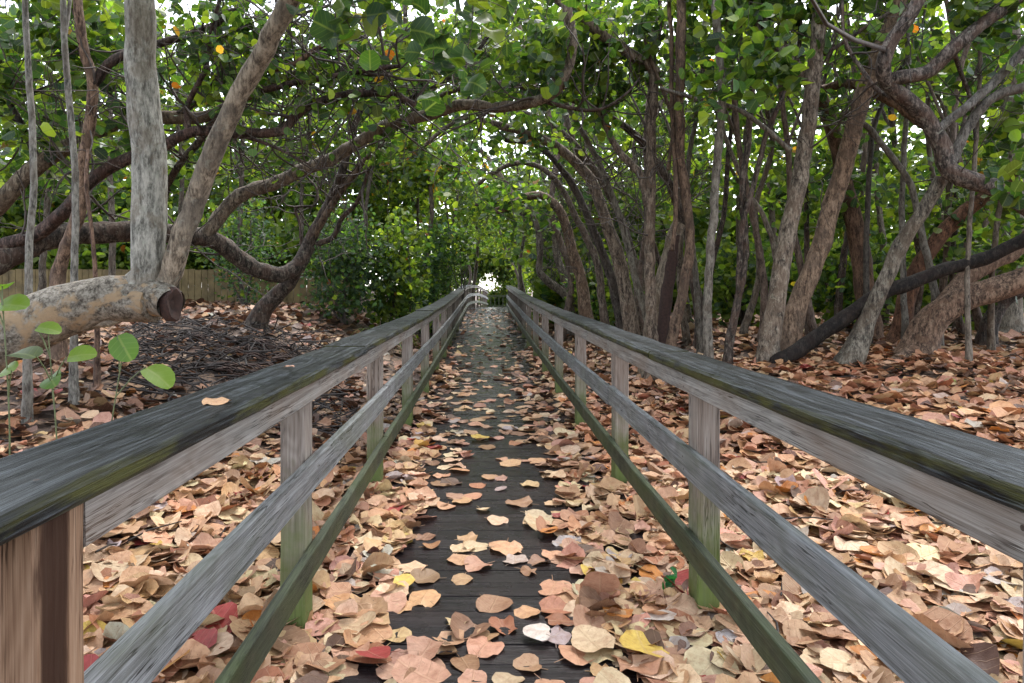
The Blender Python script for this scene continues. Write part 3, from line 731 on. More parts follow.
# ---- right side
tree('sea_grape_tree', 'slender trunk beside the right railing bent at a sharp elbow high above the path', None, [
    ('trunk', [(652, 340, 9.0), (650, 270, 9.0), (651, 200, 9.0), (652, 140, 9.0), (655, 72, 9.0)], 11, 10),
    ('limb', [(656, 74, 9.0), (648, 64, 9.0), (620, 48, 8.9), (590, 25, 8.8), (560, 0, 8.7), (520, -40, 8.6)], 11, 10),
    ('limb', [(648, 205, 9.0), (640, 175, 9.1), (618, 150, 9.2), (604, 122, 9.3), (596, 100, 9.3)], 9, 5)],
    [(600, 85, 9.3, 45, 45, .7, 75), (560, 50, 9, 60, 40, .8, 60), (620, 20, 9, 60, 40, .8, 60)], 'bark', (1.15, 1.0, .9), leaf=(.09, .15), nl=7, tw=(30, .6, 1.7, .012))
tree('sea_grape_tree', 'straight reddish trunk next to the elbowed tree by the right railing', None, [
    ('trunk', [(672, 345, 8.6), (684, 290, 8.6), (690, 230, 8.6), (682, 170, 8.6), (680, 110, 8.5), (681, 50, 8.4), (681, -20, 8.3), (678, -120, 8.2)], 10, 9),
    ('limb', [(672, 250, 8.6), (676, 200, 8.6), (672, 100, 8.6), (671, 30, 8.5), (666, -40, 8.4)], 5, 4),
    ('limb', [(668, 170, 8.7), (672, 120, 8.8), (655, 70, 8.9), (645, 40, 9), (636, -10, 9)], 4, 3)],
    [(690, 40, 8.8, 60, 60, .8, 60), (720, -20, 8.6, 70, 50, .8, 40)], 'bark_tan', (.62, .5, .45), leaf=(.1, .16), nl=6)
tree('dead_tree', 'stout split dead trunk with a black hollow between the elbowed and reddish trees', None, [
    ('trunk', [(656, 350, 9.6), (660, 300, 9.6), (668, 262, 9.6), (672, 238, 9.6), (679, 224, 9.6)], 27, 14),
    ('hollow_strip', [(660, 352, 9.47), (663, 320, 9.47), (667, 290, 9.48), (673, 255, 9.52), (679, 228, 9.58)], 13, 10, 'char')], [], 'bark_pale', (.75, .62, .52), cat='dead tree')
for q, (lab, pts, w0, w1, cl, vol) in enumerate([
    ('pair of arching trunks leaning left over the path, the paler and thicker of the group', [(634, 345, 11), (627, 300, 11), (617, 255, 11), (604, 215, 11), (590, 180, 11), (568, 156, 11), (548, 142, 11), (515, 130, 11), (480, 120, 11)], 16, 7, (1.2, 1.05, .95), [(520, 130, 11, 70, 35, 1., 40), (480, 120, 11.5, 50, 30, 1, 18)]),
    ('black arching trunk close against the paler leaning trunk', [(622, 330, 11.4), (611, 278, 11.4), (594, 232, 11.4), (578, 195, 11.4), (557, 163, 11.4), (535, 145, 11.5), (505, 140, 11.6)], 11, 5, (.45, .42, .42), [(540, 140, 11.6, 50, 30, 1, 16)]),
    ('brown trunk arching low over the path in front of the far opening', [(588, 330, 14), (584, 290, 14), (574, 255, 14), (562, 215, 14), (546, 198, 14), (528, 197, 14), (512, 206, 14), (496, 211, 14)], 14, 7, (1.1, .85, .7), [(505, 200, 14, 30, 20, 1, 24), (530, 215, 14.5, 30, 25, 1, 24)]),
    ('slim trunk curving left behind the low arching trunk', [(606, 330, 13), (597, 265, 13), (577, 220, 13), (560, 185, 13), (538, 166, 13), (515, 163, 13), (494, 172, 13), (478, 184, 13)], 9, 4, (.9, .8, .75), [(500, 180, 13, 50, 25, 1, 18), (470, 185, 13, 40, 20, 1, 14)]),
    ('slim pale trunk near the far end forking above the walkway', [(575, 320, 17), (566, 285, 17), (558, 258, 17), (550, 225, 17), (520, 205, 17), (498, 172, 17), (478, 148, 17), (455, 132, 17)], 9, 4, (1.2, 1.1, 1.0), [(455, 150, 17, 40, 30, 1.2, 22), (430, 165, 17, 50, 25, 1.2, 26)]),
    ('twisted little trunk low beside the far end of the right railing', [(574, 312, 16), (566, 296, 16), (548, 282, 16), (540, 270, 16), (541, 250, 16), (536, 225, 16), (528, 205, 16)], 10, 5, (.9, .85, .8), [(540, 215, 16, 30, 30, 1.2, 30)])]):
    tree('sea_grape_tree', lab, None, [('trunk', pts, w0, w1)], vol, 'bark', cl, leaf=(.10, .16), nl=6, warm=.01, bright=.1, tw=(16, .5, 1.6, .011), group='arching trunks over the path')
tree('sea_grape_tree', 'slim grey trunk with a pale limb crossing behind, right of the reddish trunk', None, [
    ('trunk', [(708, 355, 8.2), (708, 290, 8.2), (713, 220, 8.2), (718, 150, 8.2), (722, 90, 8.1), (718, 40, 8.0), (714, -20, 8.0), (710, -100, 7.9)], 9, 7),
    ('limb', [(660, 88, 8.4), (700, 100, 8.4), (735, 108, 8.3), (765, 128, 8.2), (790, 150, 8.2)], 4, 5)],
    [(740, 40, 8, 50, 50, .5, 36), (730, 85, 7.6, 40, 25, .4, 14)], 'shoot', (.8, .75, .7), leaf=(.11, .17), nl=5)
tree('sea_grape_tree', 'thin dark twin stems between the slim grey trunk and the tall pale trunk', None, [
    ('trunk', [(728, 352, 8.8), (738, 300, 8.8), (746, 250, 8.8), (742, 200, 8.8), (748, 140, 8.8), (754, 70, 8.7), (760, 0, 8.6), (768, -80, 8.5)], 8, 5),
    ('stem', [(738, 300, 8.8), (742, 230, 8.7), (755, 180, 8.7), (768, 130, 8.7), (790, 80, 8.6), (800, 40, 8.6), (798, -20, 8.5)], 6, 4)],
    [(760, -20, 8.6, 70, 50, .8, 40)], 'bark_dark', (1.5, 1.4, 1.3), leaf=(.1, .16), nl=6)
tree('sea_grape_tree', 'tall pale trunk leaning slightly right, the left one of the big pair', None, [
    ('trunk', [(768, 350, 8.6), (776, 300, 8.6), (786, 245, 8.6), (798, 185, 8.6), (806, 130, 8.6), (814, 80, 8.5), (818, 40, 8.4), (822, -20, 8.3), (826, -120, 8.2)], 18, 12),
    ('limb', [(818, 85, 8.6), (790, 60, 8.7), (768, 30, 8.8), (745, -10, 8.8), (720, -60, 8.8)], 12, 9),
    ('limb', [(824, 55, 8.5), (850, 38, 8.4), (880, 18, 8.3), (910, 4, 8.2)], 4, 3, 'bark_dark')],
    [(790, 20, 8.8, 60, 50, .8, 50), (850, -20, 8.4, 70, 40, .8, 40), (775, 62, 7.6, 34, 24, .3, 14)], 'bark', (1.45, 1.34, 1.24), leaf=(.1, .17), nl=6, tw=(26, .6, 1.6, .012))
tree('sea_grape_tree', 'pinkish brown trunk leaning right, crossing in front of the pale leaning pair', None, [
    ('trunk', [(786, 352, 9.0), (800, 300, 9.0), (818, 248, 9.0), (836, 190, 9.0), (848, 150, 8.9), (862, 100, 8.8), (876, 62, 8.7), (892, 20, 8.6), (905, -30, 8.5), (925, -110, 8.4)], 19, 14),
    ('limb', [(876, 62, 8.7), (895, 38, 8.6), (910, 14, 8.5), (928, -20, 8.4)], 9, 7, 'bark_dark', (1.8, 1.7, 1.7))],
    [(920, -40, 8.4, 80, 50, .8, 50), (870, 30, 9, 40, 40, .8, 30)], 'bark_tan', (1.05, .88, .79), leaf=(.1, .16), nl=6, tw=(22, .6, 1.6, .012))
tree('sea_grape_tree', 'dark red trunk bowed behind the leaning pair with a level branch to the right', None, [
    ('trunk', [(868, 352, 10), (864, 290, 10), (856, 235, 10), (846, 190, 10), (838, 150, 10), (828, 120, 9.9), (815, 90, 9.8), (790, 60, 9.7), (768, 30, 9.6)], 20, 12),
    ('limb', [(818, 92, 9.8), (840, 84, 9.5), (860, 86, 9.3), (885, 98, 9.1), (910, 115, 8.9), (945, 140, 8.7)], 9, 10, 'bark_tan', (.75, .55, .45))],
    [(860, 180, 10.2, 60, 60, .8, 50), (800, 180, 10.4, 60, 60, .8, 50)], 'bark_tan', (.62, .45, .38), leaf=(.10, .15), nl=7, bright=.25)
tree('sea_grape_tree', 'slanting grey trunk propping the thick twisted limb at the right', None, [
    ('trunk', [(850, 362, 8.2), (866, 325, 8.2), (880, 290, 8.1), (905, 240, 8.0), (925, 208, 7.9), (942, 178, 7.8)], 18, 12)], [], 'bark', (1.0, .98, .92))
tree('sea_grape_tree', 'thick twisted dark limb entering from the right edge with upswept branches', None, [
    ('trunk', [(1190, 330, 7.4), (1110, 262, 7.4), (1040, 216, 7.5), (1005, 193, 7.5), (978, 182, 7.5), (950, 170, 7.6), (943, 148, 7.6), (930, 122, 7.6), (908, 100, 7.6), (888, 82, 7.6), (884, 62, 7.5), (893, 38, 7.5), (912, 12, 7.4), (935, -30, 7.4)], 26, 11),
    ('limb', [(890, 80, 7.6), (912, 76, 7.5), (932, 70, 7.5), (955, 48, 7.4), (985, 22, 7.4), (1015, 0, 7.3), (1060, -40, 7.2)], 14, 12),
    ('limb', [(940, 128, 7.6), (965, 108, 7.5), (995, 82, 7.5), (1030, 45, 7.4), (1080, 0, 7.3)], 9, 9, 'shoot', (.7, .68, .68)),
    ('limb', [(952, 160, 7.6), (966, 130, 7.6), (990, 100, 7.5), (1030, 86, 7.4), (1090, 70, 7.3)], 10, 9, 'shoot', (.65, .62, .6)),
    ('limb', [(905, 100, 7.7), (880, 92, 7.9), (862, 70, 8.0), (845, 40, 8.1), (842, 0, 8.1)], 5, 3),
    ('limb', [(952, 48, 7.5), (960, 70, 7.7), (972, 105, 7.8), (975, 140, 7.8)], 5, 3)],
    [(1000, 30, 7.6, 70, 50, .7, 36), (960, 10, 7.7, 60, 40, .6, 26), (1010, 120, 8.2, 50, 60, .7, 50), (1015, 172, 6.6, 18, 18, .2, 5)], 'bark_dark', (1.75, 1.68, 1.6), leaf=(.1, .17), nl=6, tw=(26, .5, 1.5, .012), over=[(800, -330, 3.4, 560, 100, 3.4, 120)])
tree('fallen_tree', 'black fallen limb rising from the litter to the right edge of the picture', None, [
    ('trunk', [(778, 362, 8.4), (805, 346, 8.4), (840, 322, 8.3), (872, 298, 8.2), (905, 284, 8.1), (945, 270, 8.0), (985, 258, 7.9), (1030, 238, 7.8), (1090, 210, 7.7), (1140, 200, 7.6)], 15, 12)], [], 'bark_dark', (.30, .27, .25), cat='fallen tree', flare=1.1)
tree('sea_grape_tree', 'gnarled reddish root crown leaning hard right, lowest of the leaning trunks', None, [
    ('trunk', [(915, 362, 8.6), (922, 340, 8.6), (935, 318, 8.5), (960, 302, 8.4), (990, 292, 8.3), (1020, 280, 8.2), (1070, 262, 8.0), (1130, 245, 7.8)], 26, 20),
    ('limb', [(925, 335, 8.6), (940, 305, 8.7), (965, 280, 8.8), (990, 262, 8.8), (1015, 250, 8.8), (1060, 205, 8.7), (1100, 150, 8.6)], 17, 14),
    ('root', [(915, 352, 8.5), (895, 362, 8.3), (870, 372, 8.1)], 18, 5)], [(1060, 180, 8.6, 50, 50, .8, 40)], 'bark', (1.25, .92, .76), nl=7, bright=.2)
tree('sea_grape_tree', 'rust red trunk curving up to the right behind the black fallen limb', None, [
    ('trunk', [(895, 355, 9.4), (905, 310, 9.4), (914, 275, 9.4), (930, 248, 9.3), (955, 222, 9.2), (985, 196, 9.1), (1015, 165, 9.0), (1060, 120, 8.9)], 17, 12)], [(960, 200, 9.6, 60, 50, .8, 50), (1010, 260, 9.6, 50, 40, .8, 40)], 'bark_tan', (.70, .42, .32), leaf=(.1, .15), nl=7, bright=.3)
tree('sea_grape_tree', 'broad rough upright trunk at the right edge behind the upswept branches', None, [
    ('trunk', [(1006, 330, 10.5), (1010, 250, 10.5), (1013, 180, 10.5), (1012, 110, 10.5), (1010, 60, 10.4), (1005, -40, 10.2)], 22, 19)], [(1000, -20, 10.4, 80, 60, .8, 60), (960, 60, 10.5, 60, 50, .8, 50)], 'bark_pale', (.62, .56, .5), leaf=(.1, .15), nl=7, bright=.2)
tree('sea_grape_tree', 'dark stooping trunk low at the right edge, bent over in the undergrowth', None, [
    ('trunk', [(988, 350, 9.8), (990, 325, 9.8), (1000, 305, 9.8), (1020, 292, 9.7), (1060, 280, 9.6)], 14, 11)], [], 'bark_dark', (1, .95, .9))
for lab, x0, pts, w, cl in [
    ('thin grey pole stem right of the pinkish leaning trunk', 905, [(906, 345, 9.2), (903, 270, 9.2), (902, 200, 9.2), (906, 120, 9.2), (908, 60, 9.1), (905, -30, 9)], 6, (.85, .82, .78)),
    ('dark forked sapling stem between the pinkish trunk and the grey pole stem', 870, [(868, 345, 9.3), (866, 270, 9.3), (868, 200, 9.3), (872, 140, 9.3), (880, 110, 9.3), (905, 60, 9.2)], 6, (.35, .32, .3)),
    ('slender stem standing before the gnarled root crown', 968, [(968, 340, 7.9), (967, 280, 7.9), (971, 210, 7.9), (977, 130, 7.9), (980, 60, 7.8), (975, -20, 7.8)], 5, (.8, .7, .62)),
    ('knotted grey stem rising from behind the black fallen limb', 935, [(938, 345, 9), (934, 290, 9), (925, 250, 9), (915, 200, 9), (905, 175, 9), (870, 130, 9), (845, 112, 9)], 8, (.7, .66, .62)),
    ('leaning pale pole between the twin stems and the tall pale trunk', 770, [(782, 345, 9.6), (776, 260, 9.6), (765, 220, 9.6), (748, 192, 9.6), (730, 150, 9.6), (720, 120, 9.6)], 6, (1, .9, .8)),
    ('thin grey stem right of the elbowed trunk, almost hidden by the split dead trunk', 698, [(700, 345, 9.9), (696, 280, 9.9), (690, 230, 9.9), (686, 205, 9.9), (690, 150, 9.9), (700, 100, 9.9), (705, 20, 9.9)], 6, (.7, .66, .62))]:
    e = pts[-1]
    tree('sapling', lab, None, [('trunk', pts, w, w * .7)], [(e[0], e[1] - 20, e[2] + .3, 40, 45, .6, 26)], 'shoot', cl, leaf=(.1, .15), nl=6, cat='sapling', group='slim stems in the thicket on the right', bright=.15)

rs = np.random.default_rng(21)
for k, (px, d, lean, w, cl) in enumerate([(560, 15.5, -26, 5, 0), (612, 12.5, -40, 5, 1), (640, 12, 18, 4, 0), (664, 11.2, -14, 4, 2), (693, 11, -30, 4.5, 1), (715, 10.2, 20, 4, 2), (744, 10.4, 26, 4.5, 1), (757, 9.6, -22, 5, 0), (800, 10.6, 34, 4, 2), (812, 9.4, -30, 5, 0), (842, 11.6, 40, 5, 2), (878, 11.2, -34, 4.5, 0), (915, 11, -24, 5, 2), (926, 10.2, 44, 5, 0), (948, 11.3, -14, 4, 1), (957, 10.4, 30, 4, 2), (985, 11, -40, 5, 0), (1000, 9, 18, 4, 1)]):
    z0 = float(gz((px - CX) / F * d, d)); yb = CY + (EYE - z0) * F / d
    pts = [(px + lean * t ** 1.4 * 1.5 + rs.normal(0, 5) * (t > 0) + 9 * math.sin(t * 5 + k), yb + (-40 - yb) * t, d - .6 * t) for t in (0, .17, .34, .52, .7, .86, 1)]
    m = pts[3]; e = pts[-1]; sg = rs.choice([-1, 1])
    tree('sapling', 'slender leaning stem crowding the thicket behind the right railing', None, [('trunk', pts, w * 1.5, w * .8), ('limb', [m, (m[0] + sg * 16, m[1] - 40, m[2] + .2), (m[0] + sg * (38 + 10 * rs.random()), m[1] - 95, m[2] + .3), (m[0] + sg * 50, m[1] - 150, m[2] + .2)], w * .7, w * .4)],
         [(e[0], e[1], e[2], 40, 40, .7, 10)], ['shoot', 'bark', 'bark_dark'][cl], [(.72, .56, .5), (.95, .88, .8), (1.3, 1.2, 1.1)][cl], leaf=(.1, .15), nl=6, cat='sapling', group='slender stems crowding the right thicket', tw=(5, .5, 1.3, .010), bright=.15)
for lab, pts, w0, w1, m_, cl, vol in [
    ('long thin bough from the right arching flat across the upper middle of the walk', [(700, 330, 10.5), (690, 250, 10.5), (672, 190, 10.4), (640, 140, 10.3), (600, 112, 10.2), (550, 92, 10.1), (500, 84, 10), (450, 92, 10), (410, 112, 10)], 11, 4, 'bark_dark', (1.5, 1.4, 1.3), [(470, 80, 10, 60, 25, .8, 16)]),
    ('thin bent trunk arching over the walk below the long flat bough', [(640, 325, 12.2), (634, 260, 12.2), (612, 200, 12.2), (580, 150, 12.1), (540, 118, 12), (495, 112, 12), (455, 122, 12), (425, 145, 12)], 9, 4, 'bark', (.9, .82, .75), [(450, 120, 12, 50, 30, .8, 16)]),
    ('slight dark trunk curving left in front of the far opening', [(562, 318, 19), (556, 280, 19), (545, 240, 19), (525, 215, 19), (500, 203, 19), (475, 205, 19)], 7, 3, 'bark_dark', (1.2, 1.1, 1), [(490, 205, 19, 35, 20, .8, 36)]),
    ('grey stem leaning left from behind the paler arching trunk', [(650, 330, 10), (636, 280, 10), (622, 225, 10), (600, 165, 10), (570, 110, 10), (545, 60, 10), (520, 10, 10)], 8, 4, 'shoot', (.7, .66, .6), [(530, 30, 10, 50, 30, .8, 30)])]:
    tree('sea_grape_tree', lab, None, [('trunk', pts, w0, w1)], vol, m_, cl, leaf=(.1, .15), nl=6, tw=(16, .6, 1.7, .012), group='arching trunks over the path')

# ---- farther trees, each with its own trunk and crown
def far_trees(spec, label, group, cl, seed):
    rs = np.random.default_rng(seed)
    for (px, d, lean, ht, w, rx, ry, n) in spec:
        z0 = float(gz((px - CX) / F * d, d)); yb = CY + (EYE - z0) * F / d
        top = CY - (ht - EYE) * F / d
        pts = [(px + lean * t + rs.normal(0, 4), yb + (top - yb) * t, d) for t in (0, .25, .5, .75, 1)]
        pts[0] = (px, yb, d)
        m = pts[2]
        b2 = [(m[0], m[1], d), (m[0] - lean * .4 + rs.normal(0, 14), m[1] + (top - yb) * .25, d + .4), (m[0] - lean * .6 + rs.normal(0, 20), m[1] + (top - yb) * .5, d + .6)]
        tree('thicket_tree', label, None, [('trunk', pts, w, w * .5), ('limb', b2, w * .6, w * .3)],
             [(px + lean * .8, top + ry * .55, d, rx, ry, 1.3, int(n * .6)), (px + lean * .4, (top + yb) / 2 - 10, d + .5, rx * .9, ry * .6, 1.2, int(n * .36))], 'bark', cl, leaf=(.11, .18), nl=9, bright=.35, warm=.008, leafmat='leafbg', group=group, lod=.5, cr=.38, maxL=9)
far_trees([(600, 18, -20, 6.2, 6, 40, 45, 70), (640, 15, 10, 6, 7, 50, 50, 80), (690, 13.5, -12, 6, 7, 55, 60, 90), (735, 14.5, 14, 6.5, 6, 55, 60, 90), (780, 13, -10, 6, 7, 60, 60, 95), (830, 14, 16, 6.5, 7, 60, 60, 95), (885, 13, -8, 6.2, 7, 60, 60, 95), (935, 14, 10, 6.5, 7, 60, 60, 95), (985, 12.8, -12, 6, 8, 60, 60, 95), (1040, 13.5, -14, 6.4, 8, 60, 60, 95), (560, 22, 6, 6.5, 5, 35, 40, 70), (665, 20, -8, 7, 5, 50, 50, 80)],
          'thin trunked tree with light green crown deep in the thicket on the right', 'trees deep in the right thicket', (.85, .78, .7), 5)
far_trees([(-30, 12.5, 10, 6.4, 8, 60, 60, 85), (40, 13.5, 14, 6.6, 7, 60, 60, 90), (110, 12.6, -10, 6.4, 7, 60, 60, 85), (175, 14.5, 12, 6.6, 6, 55, 55, 80), (235, 16, 10, 6.6, 6, 50, 50, 80), (300, 17.5, 10, 7, 5, 50, 45, 90), (360, 19, 12, 7, 5, 45, 45, 90), (410, 22, 8, 7.2, 4, 40, 35, 90)],
          'dark leaved tree standing back toward the board fence on the left', 'trees beyond the left litter bank', (.7, .65, .6), 6)
far_trees([(450, 27, 12, 6.6, 4, 34, 30, 70), (470, 33, 4, 6.5, 4, 26, 26, 80), (521, 30, -12, 6.6, 4, 26, 26, 90), (530, 26, -14, 7, 4, 34, 34, 60), (515, 40, -10, 7, 3, 30, 26, 110), (462, 42, 10, 7, 3, 28, 26, 110)],
          'distant tree closing the leafy tunnel over the far end of the walk', 'trees over the far end of the walk', (.8, .75, .7), 8)

tree('sea_grape_tree', 'tree with yellowing leaves beyond the left railing, under the long arching limb', None, [('trunk', [(424, 312, 20), (426, 260, 20), (432, 210, 20), (428, 170, 20)], 6, 4)],
     [(425, 170, 20, 45, 26, 1.2, 130), (400, 150, 20, 30, 20, 1.2, 50)], 'bark', (.8, .7, .6), leaf=(.11, .17), nl=9, warm=.12, bright=1.2, leafmat='leafbg', lod=.5, maxL=9)

# ---- shrubs on the left by the walk
def shrub(label, px, d, h, rx, n, leaf, warm=.004, bright=0., cool=0., nl=9, nst=6, group=None, name='shrub'):
    x = (px - CX) / F * d; z = float(gz(x, d))
    root = thing(name, (x, d, z - .05), label, 'shrub', group); n = int(n * 1.5)
    mb = MB(); sp = []; sr = []
    for k in range(nst):
        a = rng.uniform(0, 6.28); rr = rx / F * d
        e = np.array([x + math.cos(a) * rr * .6, d + math.sin(a) * .6, z + h * rng.uniform(.6, .95)])
        p = [np.array([x, d, z - .05]), np.array([x, d, z]) * .6 + e * .4 + rng.normal(0, .1, 3), e]
        pa, ra = spline(p, [.03, .02, .01], .15); tube(mb, pa, ra, 5); sp.append(pa); sr.append(ra)
    mb.build('stems' if False else 'stem', M['twig'], root)
    yc = CY - (z + h * .52 - EYE) * F / d
    crown(root, np.concatenate(sp), np.concatenate(sr), [(px, yc, d, rx, h * .52 * F / d, 1.0, n)], leaf, nl, warm, bright, cool, .006, 'twig', 9, .32, 'leafbg', .55, 0, .5)
shrub('bluish green fine leaved bush beside the sagging limb on the left', 345, 13.5, 2.3, 42, 150, (.06, .10), cool=2.0, nl=14, group='bushes left of the walk')
shrub('yellow green bush overhanging the middle of the left railing', 400, 14.5, 2.6, 32, 140, (.08, .13), bright=.7, nl=12, group='bushes left of the walk')
shrub('dark dense bush close to the left railing near the far end', 432, 17, 2.6, 30, 160, (.08, .12), cool=1.0, nl=12, group='bushes left of the walk')
shrub('shaded bush farthest along the left railing, beside the far opening', 456, 23, 3.2, 22, 170, (.09, .13), cool=.6, nl=12, group='bushes left of the walk')
shrub('silvery grey bush in front of the board fence on the left', 245, 14.2, 2.2, 40, 90, (.05, .09), cool=2.5, nl=12, group='bushes left of the walk')
shrub('pale bush beyond the picket barrier at the far end of the walk', 513, 49, 2.9, 17, 150, (.10, .15), bright=.6, nl=12, group='bushes at the far end')
shrub('bush at the outside of the far bend of the left railing', 462, 47, 3.4, 20, 160, (.10, .15), bright=.3, nl=12, group='bushes at the far end')
shrub('bright green bush behind the far end of the right railing', 566, 19, 2.2, 26, 120, (.09, .14), bright=.8, nl=12, group='bushes right of the walk')
shrub('low leafy bush behind the arching trunks on the right', 605, 15.5, 1.8, 34, 110, (.09, .14), bright=.5, nl=11, group='bushes right of the walk')
shrub('low bush between the slim grey trunk and the tall pale trunk', 740, 12.5, 1.6, 45, 110, (.09, .14), bright=.4, nl=10, group='bushes right of the walk')
shrub('low bush behind the black fallen limb', 850, 12.2, 1.6, 50, 110, (.09, .14), bright=.3, nl=10, group='bushes right of the walk')
shrub('low bush at the right edge behind the gnarled root crown', 975, 12, 1.8, 60, 130, (.09, .14), bright=.4, nl=10, group='bushes right of the walk')

# ---- the dense mass of leaves behind everything
def thicket():
    mb = MB(); ps = []
    def vol(px, py, d, rx, ry, rd, n):
        q = unit(rng.normal(0, 1, (n, 3))) * rng.random((n, 1)) ** (1 / 2.6)
        ps.append(P(px, py, d) + q * np.array([rx / F * d, rd, ry / F * d]))
    vol(800, 285, 19, 330, 40, 2.5, 2000); vol(850, 130, 20, 300, 120, 2.5, 380); vol(800, 212, 20, 330, 34, 2.5, 600); vol(30, 205, 20.5, 140, 30, 1.5, 320); vol(620, 250, 24, 90, 60, 2.5, 600); vol(615, 160, 24, 90, 60, 2.5, 180); vol(200, 250, 18.5, 150, 26, 1.2, 420)
    vol(100, 130, 21, 220, 120, 2.5, 400); vol(300, 190, 23, 140, 90, 2.5, 900); vol(60, 250, 21, 200, 30, 1.5, 400); vol(420, 70, 20, 130, 60, 2, 230); vol(560, 60, 20, 110, 70, 2, 200); vol(430, 180, 30, 70, 70, 3, 380); vol(540, 210, 32, 60, 70, 3, 230); vol(497, 238, 50, 45, 24, 3, 500); vol(505, 266, 47.5, 10, 16, .6, 200); vol(500, 300, 50, 16, 5, .8, 160); vol(488, 262, 47.5, 9, 6, .5, 80); vol(478, 262, 47.5, 9, 14, .6, 130); vol(530, 270, 58, 28, 25, 3, 300); vol(445, 270, 58, 34, 25, 3, 300)
    c = np.concatenate(ps)
    m = 12
    l = np.repeat(c, m, 0) + rng.normal(0, .32, (len(c) * m, 3))
    l = l[l[:, 2] > gz(l[:, 0], l[:, 1])]
    green_leaves(mb, l, rng.uniform(.14, .24, len(l)), green_tint(len(l), .012, .8), 0, .45)
    tag(mb.build('foliage', M['leafbg']), 'mass of green leaves deep in the woods behind the trees', None, None, 'stuff')
thicket()

